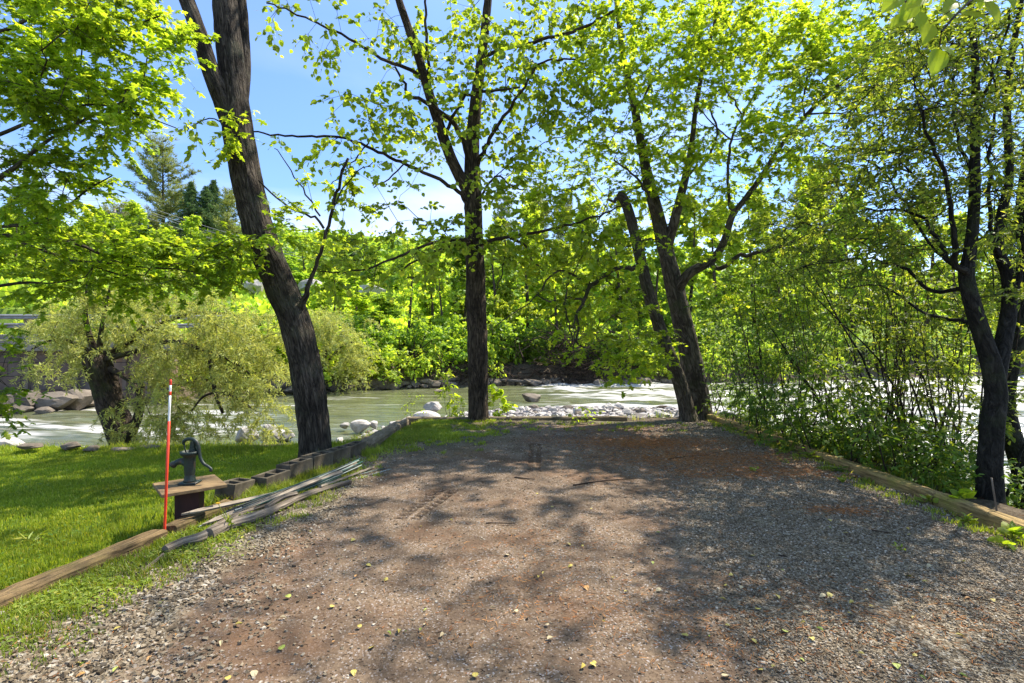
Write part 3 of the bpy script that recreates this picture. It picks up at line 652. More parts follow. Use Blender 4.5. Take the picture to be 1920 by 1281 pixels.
# T1 leaning maple -------------------------------------------------
d = 7.66
T1 = [[(593, 868, d, 55), (589, 800, d, 56), (575, 700, d, 56), (552, 600, d, 55), (519, 520, d-.05, 56), (488, 440, d-.1, 57), (463, 340, d-.15, 56), (447, 250, d-.2, 54), (440, 180, d-.2, 46), (432, 100, d-.2, 45), (425, 40, d-.2, 43), (418, -40, d-.2, 40), (408, -200, d-.3, 34), (395, -420, d-.3, 24), (380, -650, d-.3, 12)],
      [(444, 250, d-.2, 40), (420, 195, d-.3, 34), (398, 140, d-.4, 30), (375, 70, d-.5, 28), (350, 0, d-.5, 27), (325, -60, d-.6, 24), (290, -180, d-.7, 18), (250, -350, d-.8, 10)],
      [(447, 200, d-.1, 32), (455, 120, d, 28), (453, 40, d+.1, 25), (450, -30, d+.1, 22), (470, -200, d+.2, 16), (500, -400, d+.4, 8)],
      [(566, 575, d-.1, 14), (576, 540, d-.2, 9), (592, 500, d-.2, 7), (615, 420, d-.2, 6), (634, 350, d-.2, 5.5), (650, 297, d-.2, 5)],
      [(607, 428, d-.2, 5), (590, 408, d-.2, 4.5), (560, 395, d-.2, 4), (520, 372, d-.25, 3.5), (485, 338, d-.3, 3)], [(600, 405, d-.2, 3.5), (575, 365, d-.2, 3), (545, 320, d-.2, 2.2), (515, 275, d-.2, 1.5)],
      [(622, 395, d-.2, 3), (645, 350, d-.2, 2.5), (670, 320, d-.2, 2), (700, 305, d-.2, 1.5)], [(588, 430, d-.2, 2), (565, 433, d-.2, 1.6), (520, 436, d-.2, 1.2)]]
att = px_att([(440, 250, 14, 30, d-.7, d-.55, 4), (540, 430, 40, 50, d-.7, d-.4, 3), (640, 380, 90, 90, d-.6, d+.2, 7)], 3)+w_att([(-5.3, 7.3, 9.4, 2.6, 2.4, 2.2, 60), (-3.0, 7.6, 11, 2.2, 2.2, 2, 40)], 4)
traced_tree('leaning_maple_tree', 'thick dark furrowed trunk leaning left beside the concrete blocks, forked near the top', T1, att, B_dark, Lf_maple, 101, nl=44, lsize=.09, base_at=P(593, 864, d), sides=56, amp=.085)
# T2 straight basswood ---------------------------------------------
d = 10.75
T2 = [[(897, 800, d, 36), (897, 760, d, 36), (896, 700, d, 37), (894, 600, d, 37), (892, 520, d, 37), (889, 440, d, 35), (887, 380, d, 33), (886, 340, d, 31), (885, 300, d, 27), (888, 240, d, 24), (895, 170, d, 21), (904, 100, d, 18), (912, 30, d, 16), (918, -40, d, 14), (925, -200, d, 10), (930, -380, d, 5)],
      [(886, 372, d, 24), (862, 330, d-.1, 22), (843, 290, d-.2, 20), (822, 230, d-.3, 19), (803, 170, d-.4, 18), (785, 110, d-.5, 16), (765, 50, d-.6, 15), (745, -10, d-.7, 13), (725, -100, d-.8, 10), (700, -260, d-.9, 6)],
      [(876, 400, d-.1, 9), (866, 365, d-.2, 8), (840, 349, d-.3, 7.5), (800, 325, d-.5, 6.5), (720, 290, d-.8, 6), (640, 258, d-1.2, 5), (560, 256, d-1.6, 4), (470, 247, d-2.0, 3), (390, 222, d-2.3, 2.2), (350, 245, d-2.5, 1.5)],
      [(880, 310, d, 13), (873, 278, d-.2, 11), (855, 235, d-.4, 9), (808, 198, d-.6, 8), (768, 178, d-.7, 6), (755, 150, d-.8, 5), (741, 128, d-.9, 3.5)],
      [(836, 275, d-.2, 8), (838, 248, d-.3, 7), (855, 208, d-.5, 6), (882, 176, d-.7, 6), (930, 170, d-.8, 5), (975, 165, d-.9, 3)],
      [(803, 160, d-.4, 8), (770, 130, d-.5, 7), (724, 114, d-.7, 6), (680, 88, d-.8, 5), (640, 65, d-1, 4.5), (570, 32, d-1.2, 3.5), (500, 5, d-1.4, 2.5)],
      [(895, 310, d, 10), (905, 288, d-.2, 9), (925, 248, d-.4, 7), (952, 208, d-.6, 6), (989, 154, d-.8, 5), (1019, 117, d-1, 4), (1093, 107, d-1.2, 3)],
      [(898, 130, d, 9), (912, 104, d-.1, 8), (959, 90, d-.3, 7), (1060, 64, d-.5, 6), (1120, 38, d-.6, 5), (1177, 3, d-.7, 4), (1240, -60, d-.8, 3)],
      [(800, 165, d-.4, 6), (804, 124, d-.6, 5.5), (798, 53, d-.8, 5), (797, -20, d-.9, 4)], [(783, 80, d-.5, 4), (750, 3, d-.8, 3), (700, -60, d-1, 2)],
      [(890, 462, d-.1, 10), (908, 455, d-.3, 8), (962, 443, d-.6, 6), (1040, 428, d-.9, 5), (1100, 412, d-1.1, 4), (1170, 385, d-1.3, 2.5)],
      [(950, 446, d-.5, 6), (962, 449, d-.6, 5), (989, 464, d-.7, 4.5), (996, 487, d-.8, 4), (1019, 504, d-.9, 3)], [(947, 450, d-.5, 3), (945, 490, d-.6, 2.5), (936, 530, d-.7, 2), (922, 556, d-.7, 1.2)],
      [(890, 452, d-.1, 9), (872, 449, d-.3, 7), (808, 457, d-.8, 5.5), (741, 484, d-1.3, 4.5), (674, 507, d-1.7, 3.5), (600, 512, d-2.1, 2)], [(888, 458, d-.1, 8), (868, 456, d-.4, 6), (808, 474, d-.9, 4.5), (751, 507, d-1.2, 3)],
      [(893, 380, d-.1, 5), (930, 330, d-.3, 4), (960, 350, d-.4, 3), (985, 358, d-.5, 2)], [(690, 270, d-1, 3), (665, 300, d-1.1, 2.6), (640, 330, d-1.2, 2), (610, 352, d-1.3, 1.3)], [(760, 305, d-.7, 3), (730, 335, d-.8, 2.6), (700, 352, d-.9, 2)]]
att = px_att([(690, 70, 120, 70, d-1.4, d-.3, 20), (560, 30, 80, 40, d-1.8, d-1, 9), (840, 70, 110, 70, d-1.2, d+.6, 36), (800, 200, 110, 90, d-1.2, d+.6, 46), (700, 215, 90, 60, d-1.4, d-.5, 16), (940, 190, 90, 150, d-1.2, d+.6, 60), (1030, 110, 110, 100, d-1.4, d+.6, 52), (1090, 20, 90, 60, d-1, d, 22),
    (720, 330, 110, 40, d-1.4, d-.8, 9), (560, 270, 120, 25, d-2.2, d-1.2, 9), (640, 360, 60, 50, d-1.4, d-1, 5), (370, 240, 30, 16, d-2.6, d-2.2, 3), (720, 480, 120, 42, d-2, d-.6, 38), (830, 450, 60, 40, d-1, d-.3, 16), (620, 510, 50, 22, d-2.2, d-1.7, 8), (750, 405, 80, 30, d-1.3, d-.6, 8),
    (1030, 430, 100, 50, d-1.4, d-.4, 22), (960, 470, 60, 40, d-.9, d-.4, 12), (890, 400, 50, 70, d-.9, d-.3, 12), (960, 330, 60, 60, d-.8, d+.2, 16), (1060, 210, 60, 60, d-1.2, d, 22)], 5)+w_att([(-.6, 10.6, 10.3, 3.0, 2.2, 2.0, 70), (1.8, 9.4, 9.8, 2.6, 2, 1.4, 34)], 6)
traced_tree('basswood_tree', 'straight upright trunk in the middle behind the end timber, with round leaves', T2, att, B_mid, Lf_bass, 102, leafT=BROAD, nl=24, lsize=.098, lrad=.40, flat=.35, up=.55, droop=.4, base_at=P(897, 795, d), sides=48, arms=4, amp=.08)
# T3 maple with curved limb ----------------------------------------
d = 11.15
T3 = [[(1316, 795, d, 42), (1310, 750, d, 41), (1300, 700, d, 40), (1288, 640, d, 37), (1274, 580, d, 36), (1264, 535, d, 35), (1252, 485, d, 30), (1241, 440, d, 28), (1229, 390, d, 24), (1216, 340, d, 21), (1206, 290, d, 17), (1195, 230, d, 15), (1183, 170, d, 13), (1169, 110, d, 11), (1162, 60, d, 9), (1150, -60, d, 7), (1140, -220, d, 4)],
      [(1248, 470, d, 22), (1262, 425, d-.1, 18), (1276, 370, d-.2, 16), (1290, 310, d-.2, 13), (1298, 260, d-.3, 10), (1305, 200, d-.3, 9), (1320, 120, d-.4, 7), (1345, 20, d-.4, 5), (1370, -120, d-.5, 4)],
      [(1268, 555, d, 24), (1278, 530, d-.2, 19), (1296, 510, d-.4, 18), (1320, 497, d-.6, 17), (1338, 484, d-.7, 16), (1351, 466, d-.8, 14), (1362, 440, d-.9, 13), (1374, 403, d-1, 12), (1398, 372, d-1, 11), (1430, 328, d-1, 10), (1460, 280, d-1, 8.5), (1500, 230, d-1.1, 7), (1560, 170, d-1.2, 6), (1640, 110, d-1.3, 4)],
      [(1330, 490, d-.6, 13), (1337, 500, d-.8, 10), (1347, 504, d-.9, 9), (1362, 498, d-1, 8.5), (1380, 484, d-1.1, 8), (1425, 472, d-1.3, 7), (1470, 461, d-1.5, 6), (1505, 447, d-1.6, 5), (1560, 432, d-1.8, 3)],
      [(1374, 405, d-1, 7), (1367, 370, d-1.1, 5.5), (1364, 319, d-1.2, 5), (1371, 262, d-1.3, 4.5), (1394, 215, d-1.4, 4), (1424, 158, d-1.5, 3)], [(1392, 216, d-1.4, 3), (1376, 190, d-1.4, 3), (1362, 178, d-1.4, 2)], [(1371, 262, d-1.3, 3), (1340, 235, d-1.4, 2.5), (1305, 200, d-1.4, 2)],
      [(1508, 220, d-1.1, 4), (1506, 180, d-1.1, 3.5), (1530, 110, d-1.2, 3), (1560, 50, d-1.2, 2)], [(1290, 330, d-.2, 6), (1325, 300, d-.3, 5), (1345, 250, d-.4, 4), (1330, 200, d-.5, 3)],
      [(1240, 430, d, 7), (1218, 372, d-.5, 5), (1190, 330, d-.8, 4), (1150, 300, d-1, 3)], [(1195, 205, d, 6), (1215, 165, d-.2, 4), (1250, 110, d-.4, 3)], [(1510, 214, d-1.1, 4), (1560, 212, d-1.3, 3), (1620, 215, d-1.5, 2)]]
att = px_att([(1260, 90, 200, 110, 9.3, 12.4, 165), (1250, 230, 190, 80, 9.3, 12.2, 70), (1130, 325, 150, 60, 10.6, 12.6, 56), (1000, 370, 70, 40, 9.5, 11.5, 16), (1090, 450, 130, 60, 9.2, 11.5, 36), (1180, 400, 90, 60, 11.2, 12.4, 10), (1330, 350, 80, 80, 9.5, 11.8, 26), (1130, 570, 100, 50, 9, 10.5, 8), (1170, 655, 75, 45, 8.8, 10.2, 15),
    (1420, 60, 150, 80, 9, 12, 74), (1560, 130, 120, 100, 8.8, 11, 64), (1450, 270, 100, 55, 9, 11, 34), (1560, 290, 90, 50, 8.6, 10.6, 22), (1660, 60, 100, 70, 8.5, 10.5, 36), (1440, 420, 120, 50, 9, 11, 22), (1400, 520, 70, 50, 9.6, 10.6, 9)], 7)+w_att([(4.4, 10.2, 9.4, 3.6, 2.6, 2.2, 60), (7, 9, 9, 2, 2.2, 1.8, 12)], 8)
traced_tree('maple_tree', 'tall maple at the timber corner with a curved limb sweeping to the right', T3, att, B_gray, Lf_maple, 103, nl=58, lsize=.092, lrad=.5, flat=.26, up=.8, base_at=P(1314, 787, d), sides=48, amp=.07, droop=.22)
# T4 broken leaning trunk ------------------------------------------
d = 10.7
T4 = [[(1292, 790, d, 28), (1285, 755, d, 27), (1272, 710, d, 26), (1250, 655, d, 25), (1232, 600, d, 24), (1215, 545, d, 23), (1201, 485, d, 21), (1189, 435, d, 19), (1178, 395, d, 18), (1168, 372, d, 17), (1158, 366, d, 14)],
      [(1207, 508, d, 12), (1190, 503, d-.1, 10), (1165, 501, d-.3, 9), (1140, 513, d-.4, 8.5), (1115, 529, d-.5, 8), (1103, 545, d-.6, 7.5), (1095, 565, d-.6, 7), (1080, 590, d-.7, 5.5), (1086, 615, d-.7, 4.5), (1080, 640, d-.7, 4), (1100, 656, d-.8, 2.5)],
      [(1105, 532, d-.5, 5), (1085, 522, d-.6, 4.5), (1045, 508, d-.7, 4), (1000, 560, d-.8, 2.5), (925, 615, d-.9, 1.5)], [(1095, 563, d-.6, 5), (1060, 558, d-.7, 4), (1030, 565, d-.8, 3.5), (1004, 550, d-.9, 2)], [(1080, 592, d-.7, 3), (1076, 640, d-.7, 2.5), (1074, 680, d-.7, 1.8)],
      [(1204, 545, d-.1, 5), (1175, 540, d-.2, 4.5), (1152, 539, d-.3, 4), (1137, 526, d-.4, 3)], [(1173, 541, d-.2, 3), (1185, 570, d-.3, 2.5), (1210, 595, d-.4, 1.6)],
      [(1103, 538, d-.5, 4), (1122, 480, d-.6, 3.5), (1105, 440, d-.7, 3), (1130, 400, d-.8, 2)], [(1074, 640, d-.6, 3), (1060, 560, d-.8, 3), (1090, 480, d-.9, 2.6), (1130, 400, d-1, 2), (1145, 350, d-1, 1.2)], [(1164, 372, d, 8), (1150, 378, d-.1, 6), (1138, 374, d-.1, 3)]]
att = px_att([(1120, 600, 90, 50, 9, 10.4, 10), (1040, 530, 70, 50, 9.2, 10.4, 8), (1180, 560, 50, 40, 9.4, 10.4, 4), (1150, 682, 60, 16, 8.8, 9.6, 6)], 9)
traced_tree('broken_maple_trunk', 'slimmer leaning trunk snapped off at the top, left against the corner maple', T4, att, B_gray, Lf_maple, 104, nl=44, lsize=.095, lrad=.42, base_at=P(1291, 787, d), sides=40, amp=.07)
# T5 dark tree right -----------------------------------------------
d = 5.55
T5 = [[(1857, 960, d, 40), (1856, 880, d, 38), (1861, 800, d, 36), (1867, 740, d, 35), (1860, 690, d, 34), (1845, 640, d, 30), (1826, 580, d, 28), (1812, 520, d, 26), (1819, 470, d, 21), (1826, 400, d, 19), (1828, 320, d, 17), (1828, 230, d, 15), (1829, 130, d, 12), (1822, 40, d, 10), (1815, -60, d, 9), (1800, -240, d, 5)],
      [(1866, 710, d, 32), (1880, 650, d+.1, 27), (1892, 580, d+.2, 25), (1890, 520, d+.2, 21), (1872, 465, d+.2, 17), (1878, 400, d+.3, 16), (1892, 330, d+.3, 14), (1888, 200, d+.4, 12), (1898, 100, d+.5, 10), (1915, 0, d+.5, 8), (1930, -150, d+.6, 5)],
      [(1812, 515, d, 15), (1795, 498, d-.1, 12), (1787, 430, d-.2, 9), (1773, 342, d-.3, 7), (1746, 268, d-.4, 6), (1726, 208, d-.5, 4)], [(1800, 503, d-.1, 10), (1775, 485, d+.1, 9), (1760, 458, d+.2, 8), (1745, 430, d+.3, 7), (1715, 402, d+.4, 5), (1660, 392, d+.6, 4), (1590, 400, d+.8, 3)],
      [(1815, 545, d, 10), (1797, 541, d+.2, 8), (1743, 544, d+.4, 7), (1700, 507, d+.7, 6), (1660, 492, d+.9, 4.5), (1600, 487, d+1.2, 3), (1500, 500, d+1.5, 2)], [(1830, 610, d, 9), (1803, 604, d+.2, 7), (1760, 594, d+.4, 6), (1716, 578, d+.8, 4.5), (1649, 537, d+1.1, 3), (1580, 540, d+1.4, 2)],
      [(1905, 560, d+.2, 12), (1915, 500, d+.1, 10), (1925, 400, d, 8), (1950, 250, d, 6)], [(1828, 230, d, 8), (1850, 160, d-.1, 6), (1880, 90, d-.2, 4.5), (1900, 0, d-.3, 3)], [(1828, 330, d, 7), (1800, 280, d+.2, 6), (1790, 180, d+.3, 5), (1800, 60, d+.4, 3.5)],
      [(1888, 500, d+.2, 9), (1860, 440, d+.1, 7), (1855, 300, d, 6), (1870, 200, d-.1, 4)], [(1798, 505, d, 6), (1740, 450, d+.5, 5), (1690, 370, d+.8, 4), (1640, 300, d+1, 3)]]
att = px_att([(1700, 200, 110, 90, 5, 7.4, 74), (1640, 320, 110, 70, 5.4, 7.6, 50), (1800, 120, 110, 120, 4.6, 7, 84), (1880, 260, 60, 150, 4.8, 7, 60), (1720, 430, 130, 60, 5.2, 7.4, 40), (1600, 470, 110, 60, 5.8, 7.6, 28), (1540, 400, 80, 50, 6, 8, 16), (1760, 330, 80, 80, 5, 7, 34), (1700, 560, 120, 60, 5.8, 7.6, 10), (1880, 480, 50, 90, 4.8, 6.6, 26), (1480, 430, 60, 50, 6.5, 8, 14), (1600, 220, 120, 120, 6, 8, 30), (1740, 60, 120, 70, 5, 7, 34), (1880, 100, 50, 90, 5, 7, 26)], 11)
att += w_att([(6.2, 5.0, 6.9, 2.6, 2.4, 1.9, 62), (3.8, 5.6, 7.6, 2.6, 2.0, 1.0, 84), (8.5, 6, 6.4, 1.8, 2.4, 2, 20)], 12)  # unseen crown clusters above the frame, spread and thickened to shade the drive
b5 = P(1857, 950, d)
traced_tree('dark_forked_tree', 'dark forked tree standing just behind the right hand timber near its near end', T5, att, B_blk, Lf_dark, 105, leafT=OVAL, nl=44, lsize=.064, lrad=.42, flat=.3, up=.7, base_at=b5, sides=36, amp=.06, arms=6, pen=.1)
d = 6.9
T6 = [[(1932, 960, d, 36), (1922, 900, d, 35), (1908, 850, d, 34), (1892, 800, d, 32), (1885, 750, d, 30), (1892, 700, d, 28), (1905, 650, d, 26), (1918, 590, d, 24), (1922, 500, d, 20), (1915, 400, d, 17), (1925, 300, d, 15), (1940, 150, d, 12), (1950, 0, d, 10), (1960, -200, d, 6)],
      [(1915, 620, d, 16), (1940, 560, d, 12), (1980, 480, d, 9), (2050, 380, d, 6)]]
att = px_att([(1900, 620, 40, 60, 6, 8, 16), (1890, 760, 40, 40, 6.6, 7.8, 8), (1905, 380, 40, 120, 6, 8, 20)], 13)+w_att([(9.5, 7.8, 6.0, 2.2, 2.2, 2.4, 20), (8.2, 4.4, 8.2, 2.2, 2.2, 1.4, 24)], 14)
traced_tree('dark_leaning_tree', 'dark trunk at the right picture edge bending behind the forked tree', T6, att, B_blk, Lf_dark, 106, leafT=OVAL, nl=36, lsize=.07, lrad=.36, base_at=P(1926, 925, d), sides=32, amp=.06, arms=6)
# T0 maple reaching in from the left -------------------------------
b0 = np.array([-8.6, 6.3, -.15]); tr0 = [((b0[0]+dx)*FPX/(b0[1]+dy)+CX, CY-(z-EYE)*FPX/(b0[1]+dy), b0[1]+dy, w) for dx, dy, z, w in ((0, 0, -.3, 62), (0.05, 0, 1, 54), (.1, .05, 2.2, 50), (.2, 0, 3.4, 46), (.15, .1, 5, 38), (.3, .1, 7, 28), (.3, 0, 9, 14))]
def fb(z): return ((b0[0]+.15)*FPX/b0[1]+CX, CY-(z-EYE)*FPX/b0[1], b0[1], 20)
T0 = [tr0, [fb(2.2), (-200, 440, 6.2, 12), (-60, 375, 6.0, 10), (0, 333, 6, 9), (33, 310, 5.9, 8), (84, 268, 5.8, 6), (158, 225, 5.7, 4), (230, 190, 5.6, 2.5)],
      [fb(3), (-150, 310, 6.4, 9), (0, 252, 6.3, 7), (50, 231, 6.2, 6), (100, 215, 6.2, 5), (175, 196, 6.1, 3.5), (260, 215, 6.1, 2.5), (330, 240, 6.1, 1.8)],
      [fb(2.0), (-150, 440, 6.6, 9), (0, 425, 6.4, 7), (67, 419, 6.3, 6), (117, 396, 6.3, 5), (161, 358, 6.2, 3.5), (210, 330, 6.2, 2)],
      [fb(1.8), (-150, 460, 7, 9), (0, 442, 6.8, 8), (84, 450, 6.8, 7), (151, 460, 6.8, 6), (235, 497, 6.9, 4.5), (330, 505, 7, 3), (420, 520, 7.1, 2)],
      [(20, 444, 6.8, 5), (80, 470, 6.7, 4.5), (150, 490, 6.6, 4), (215, 492, 6.6, 2.5)], [fb(1.6), (-150, 560, 6.6, 7), (0, 536, 6.4, 6), (50, 530, 6.4, 5), (97, 531, 6.4, 3.5), (160, 520, 6.4, 2)],
      [fb(4.6), (-150, 100, 6.4, 9), (0, 60, 6.2, 7), (100, 20, 6.1, 5), (200, 60, 6, 4), (300, 30, 6, 2.5)], [fb(1.2), (-100, 700, 6, 5), (0, 715, 5.8, 3)]]
att = px_att([(60, 60, 150, 90, 5.2, 7.2, 66), (220, 50, 90, 45, 5.4, 6.6, 24), (310, 70, 40, 40, 5.6, 6.2, 7), (60, 160, 110, 50, 5.4, 7, 28), (150, 190, 120, 45, 5.4, 6.8, 34), (270, 190, 50, 40, 5.6, 6.4, 12), (200, 250, 40, 22, 5.6, 6.4, 6), (90, 300, 90, 22, 5.6, 6.6, 14), (110, 350, 95, 25, 5.6, 7, 17), (60, 420, 110, 50, 5.8, 7.2, 26), (165, 450, 120, 52, 6, 7.6, 32), (300, 490, 100, 42, 6.2, 7.6, 24), (400, 490, 60, 40, 6.6, 7.4, 13), (90, 515, 110, 45, 6, 7, 18), (220, 540, 60, 25, 6.2, 7, 9), (440, 470, 30, 60, 6.8, 7.3, 8), (515, 455, 30, 30, 6.7, 6.9, 4), (12, 665, 12, 12, 5.6, 6, 2), (6, 722, 20, 14, 5.6, 6, 3)], 15)
att += w_att([(-6.6, 5.6, 8.4, 3.0, 2.4, 1.6, 40)], 16)
traced_tree('spreading_maple_tree', 'maple outside the left edge whose layered leafy boughs reach over the lawn', T0, att, B_gray, Lf_left, 107, nl=60, lsize=.08, lrad=.38, flat=.2, up=.85, base_at=b0, sides=36, amp=.07, droop=.2)
# overhanging elm bough near the camera ----------------------------
def w2p(x, y, z, w): return (x/y*FPX+CX, CY-(z-EYE)/y*FPX, y, w*FPX/y)      # world point and diameter in metres
_b = [tuple(P(a, b, c))+(w,) for a, b, c, w in ((1880, -60, 1.55, .009), (1850, -25, 1.5, .006), (1815, 10, 1.5, .0045))]
TE = [[w2p(*q) for q in ((5.35, 1.0, -.5, .40), (5.3, 1.05, .6, .33), (5.25, 1.1, 2, .29), (5.1, 1.2, 4, .25), (4.9, 1.3, 6, .18), (4.8, 1.4, 8, .08))], [w2p(*q) for q in ((5.2, 1.14, 2.9, .14), (4.5, 1.3, 3.25, .09), (3.4, 1.5, 3.3, .06), (2.3, 1.6, 3.05, .035), *_b)],
      [w2p(2.3, 1.6, 3.05, .03), (2150, -300, 1.8, 12), (1960, -130, 1.7, 8), (1900, -110, 1.8, 5), (1780, -60, 1.9, 4), (1700, 10, 2.0, 3)], [(1850, -25, 1.5, 3), (1800, 20, 1.45, 2.5), (1765, 60, 1.4, 2)]]
root = empty('elm_tree', (5.35, 1.0, -.2), 'elm bough with big pointed leaves hanging close to the camera at the top right corner', 'tree'); off = np.array([5.35, 1.0, -.2]); mb = MB()
for Lm in TE:
    p, r = px_limb(Lm, .05); V, Fs, U = tube(p, r, 12); mb.add(V, Fs, U)
mb.build('trunk', B_gray, root, smooth=True, off=off)
E = [(1812, 6, 1.5, 1850, -2, .085, 0), (1800, 26, 1.5, 1842, 30, .075, 1), (1846, 0, 1.5, 1872, 34, .085, 1), (1795, 2, 1.55, 1770, 18, .07, 0), (1762, 92, 1.42, 1752, 140, .06, 1), (1760, 88, 1.42, 1794, 102, .05, 0), (1745, 45, 1.6, 1735, 80, .06, 0), (1760, 20, 1.6, 1800, 40, .06, 0), (1716, 5, 1.9, 1690, 40, .08, 0), (1722, 20, 1.9, 1732, 60, .08, 0), (1706, 30, 1.9, 1672, 48, .08, 0), (1740, -10, 1.8, 1700, 12, .08, 0), (1690, -8, 1.9, 1655, 20, .08, 0), (1880, -20, 1.5, 1905, 10, .07, 0), (1780, -30, 1.7, 1820, -10, .08, 0)]
E += [(random.uniform(1640, 1960), random.uniform(-260, -20), random.uniform(1.5, 2.2), 0, 0, random.uniform(.06, .09), 2) for _ in range(90)]
ov = [(0, 0), (.12, -.2), (.35, -.31), (.6, -.28), (.82, -.14), (1, 0), (.82, .14), (.6, .28), (.35, .31), (.12, .2)]
v, f = fan(ov, (.45, 0)); ELM = (t3(v, .25, .3), f); Pn = []; D = []; Nn = []; S = []; PS = []
for (a, b, dd, a2, b2, s, fl) in E:
    p0 = P(a, b, dd); q = P(a2, b2, dd-.02) if fl < 2 else p0+np.random.default_rng(int(a)).normal(size=3)*.05-np.array([0, 0, .02])
    Pn.append(p0); D.append(q-p0); Nn.append(np.array([.1, -.75 if fl < 2 else -.2, .55])); S.append(max(s, np.linalg.norm(q-p0)*1.0) if fl < 2 else s)
V, F = place(np.array(Pn), np.array(D), np.array(Nn), np.array(S), ELM)
mesh('foliage', V-off, [F], Lf_elm, parent=root)
anch = np.array([P(1850, -25, 1.5), P(1765, 60, 1.4), P(1800, 20, 1.45), P(1780, -60, 1.9), P(1700, 10, 2.0), P(1960, -130, 1.7), P(1880, -60, 1.55)])
Pn = np.array(Pn); j = np.linalg.norm(Pn[:, None]-anch[None], axis=2).argmin(1); v2, f2 = sticks(anch[j], Pn, .0018, .001); mesh('branches', v2-off, [f2], B_twig, parent=root)

# willows ----------------------------------------------------------
def willow(name, label, limbs, att, seed, strand=1.0, nl=46, lsize=.075, base_at=None, n_str=4, sides=28, amp=.14, grav=.15):
    root = empty(name, tuple(base_at), label, 'tree'); off = np.array(base_at); sk = Skel(); mb = MB()
    for i, Lm in enumerate(limbs):
        p, r = px_limb(Lm, .08); V, Fs, U = tube(p, r, sides if i == 0 else 8, disp=bark_disp(seed, amp, 24) if i == 0 else None); mb.add(V, Fs, U); q = list(range(0, len(p), 3)); sk.limb(p[q], r[q], join=i > 0)
    mb.build('trunk', B_will, root, smooth=True, off=off)
    tips, dirs = sk.grow(att, seed, pen=.05, wob=.14); tb = sk.twigs(tip=.003)
    r = np.random.default_rng(seed); m = len(tips); A = []; Bq = []; Pp = []; Dd = []
    for t in range(m):
        for k in range(n_str):
            h = r.normal(size=3)*np.array([1, 1, .35]); h /= np.linalg.norm(h); h[2] = abs(h[2])*.8; h = h*.7+dirs[t]*.4; Ls = strand*r.uniform(.4, 1.0); prev = tips[t]; steps = 6; vel = h.copy()
            for s_ in range(steps):
                vel = vel*.8+np.array([0, 0, -grav]); vv = vel/np.linalg.norm(vel); nx_ = prev+vv*Ls/steps; A.append(prev); Bq.append(nx_)
                nn = max(1, nl//(n_str*steps))
                for z in range(nn+(1 if r.random() < (nl/(n_str*steps) % 1) else 0)): Pp.append(prev+(nx_-prev)*r.random()); Dd.append(vv*.5+r.normal(size=3)*.6)
                prev = nx_
    v2, f2 = sticks(np.array(A), np.array(Bq), .0025, .0018); tb.add(v2, [f2]); tb.build('branches', B_twig, root, off=off)
    Pp = np.array(Pp); Dd = np.array(Dd); V, F = place(Pp, Dd, r.normal(size=Pp.shape)+np.array([0, 0, .6]), lsize*r.uniform(.6, 1.2, len(Pp)), WILL)
    mesh('foliage', V-off, [F], Lf_will, parent=root); return root
d = 11.3
WL = [[(236, 838, d, 44), (222, 800, d, 46), (208, 760, d, 46), (194, 715, d, 44), (182, 680, d, 44), (174, 662, d, 34)],
      [(182, 668, d, 14), (168, 630, d, 10), (160, 590, d, 8), (163, 540, d, 6), (166, 500, d, 4)], [(186, 666, d, 12), (190, 620, d-.2, 8), (202, 560, d-.3, 5), (210, 520, d-.3, 3)], [(190, 668, d, 14), (230, 648, d+.1, 11), (262, 620, d+.2, 9), (280, 590, d+.3, 6), (300, 560, d+.3, 4)],
      [(195, 675, d, 12), (250, 660, d-.3, 9), (320, 640, d-.5, 8), (390, 660, d-.7, 7), (440, 680, d-.7, 5), (480, 710, d-.8, 3)], [(200, 672, d, 11), (270, 625, d+.3, 9), (350, 590, d+.5, 7), (430, 590, d+.6, 5), (490, 610, d+.6, 3)],
      [(178, 664, d, 8), (130, 640, d+.2, 6), (90, 640, d+.4, 4), (60, 655, d+.5, 3)], [(205, 690, d, 12), (250, 720, d-.3, 10), (265, 770, d-.4, 8), (250, 820, d-.5, 6)], [(236, 838, d-.2, 20), (252, 800, d-.2, 16), (262, 760, d-.1, 12), (268, 720, d, 9)],
      [(392, 662, d-.7, 8), (398, 700, d-.7, 9), (405, 740, d-.8, 8), (418, 775, d-.8, 6)], [(403, 735, d-.8, 6), (440, 745, d-1, 5), (470, 765, d-1, 4)], [(405, 735, d-.8, 5), (380, 745, d-.9, 4), (360, 770, d-.9, 3)]]
att = px_att([(150, 620, 90, 45, 10.6, 12.6, 42), (110, 680, 60, 35, 11, 12.6, 16), (330, 610, 130, 55, 10.2, 12.8, 96), (440, 640, 90, 60, 10, 12.4, 70), (300, 540, 150, 30, 10.4, 12.6, 14), (520, 600, 40, 40, 10.4, 12.4, 9), (90, 590, 60, 30, 10.8, 12.4, 8), (500, 780, 40, 30, 10, 11.4, 5), (470, 700, 60, 60, 10, 11.8, 44), (340, 690, 100, 40, 10.2, 12, 42), (300, 760, 50, 50, 10, 11, 22), (340, 790, 60, 30, 10, 10.8, 20), (240, 560, 110, 35, 10.6, 12.4, 26), (225, 800, 30, 40, 10.4, 10.9, 7), (470, 770, 40, 30, 10, 10.8, 9), (150, 560, 60, 40, 10.8, 12.4, 12)], 17)
willow('willow_tree', 'old willow with a stout leaning split trunk and pale drooping foliage beyond the lawn', WL, att, 201, base_at=P(236, 834, d), strand=.62, nl=130, lsize=.10)
d = 29.5
W2 = [[(590, 738, d, 10), (600, 700, d, 9), (612, 660, d, 7), (620, 630, d, 4)], [(605, 690, d, 6), (640, 650, d, 4), (665, 640, d, 2)], [(600, 700, d, 5), (580, 640, d, 4), (570, 600, d, 2)]]
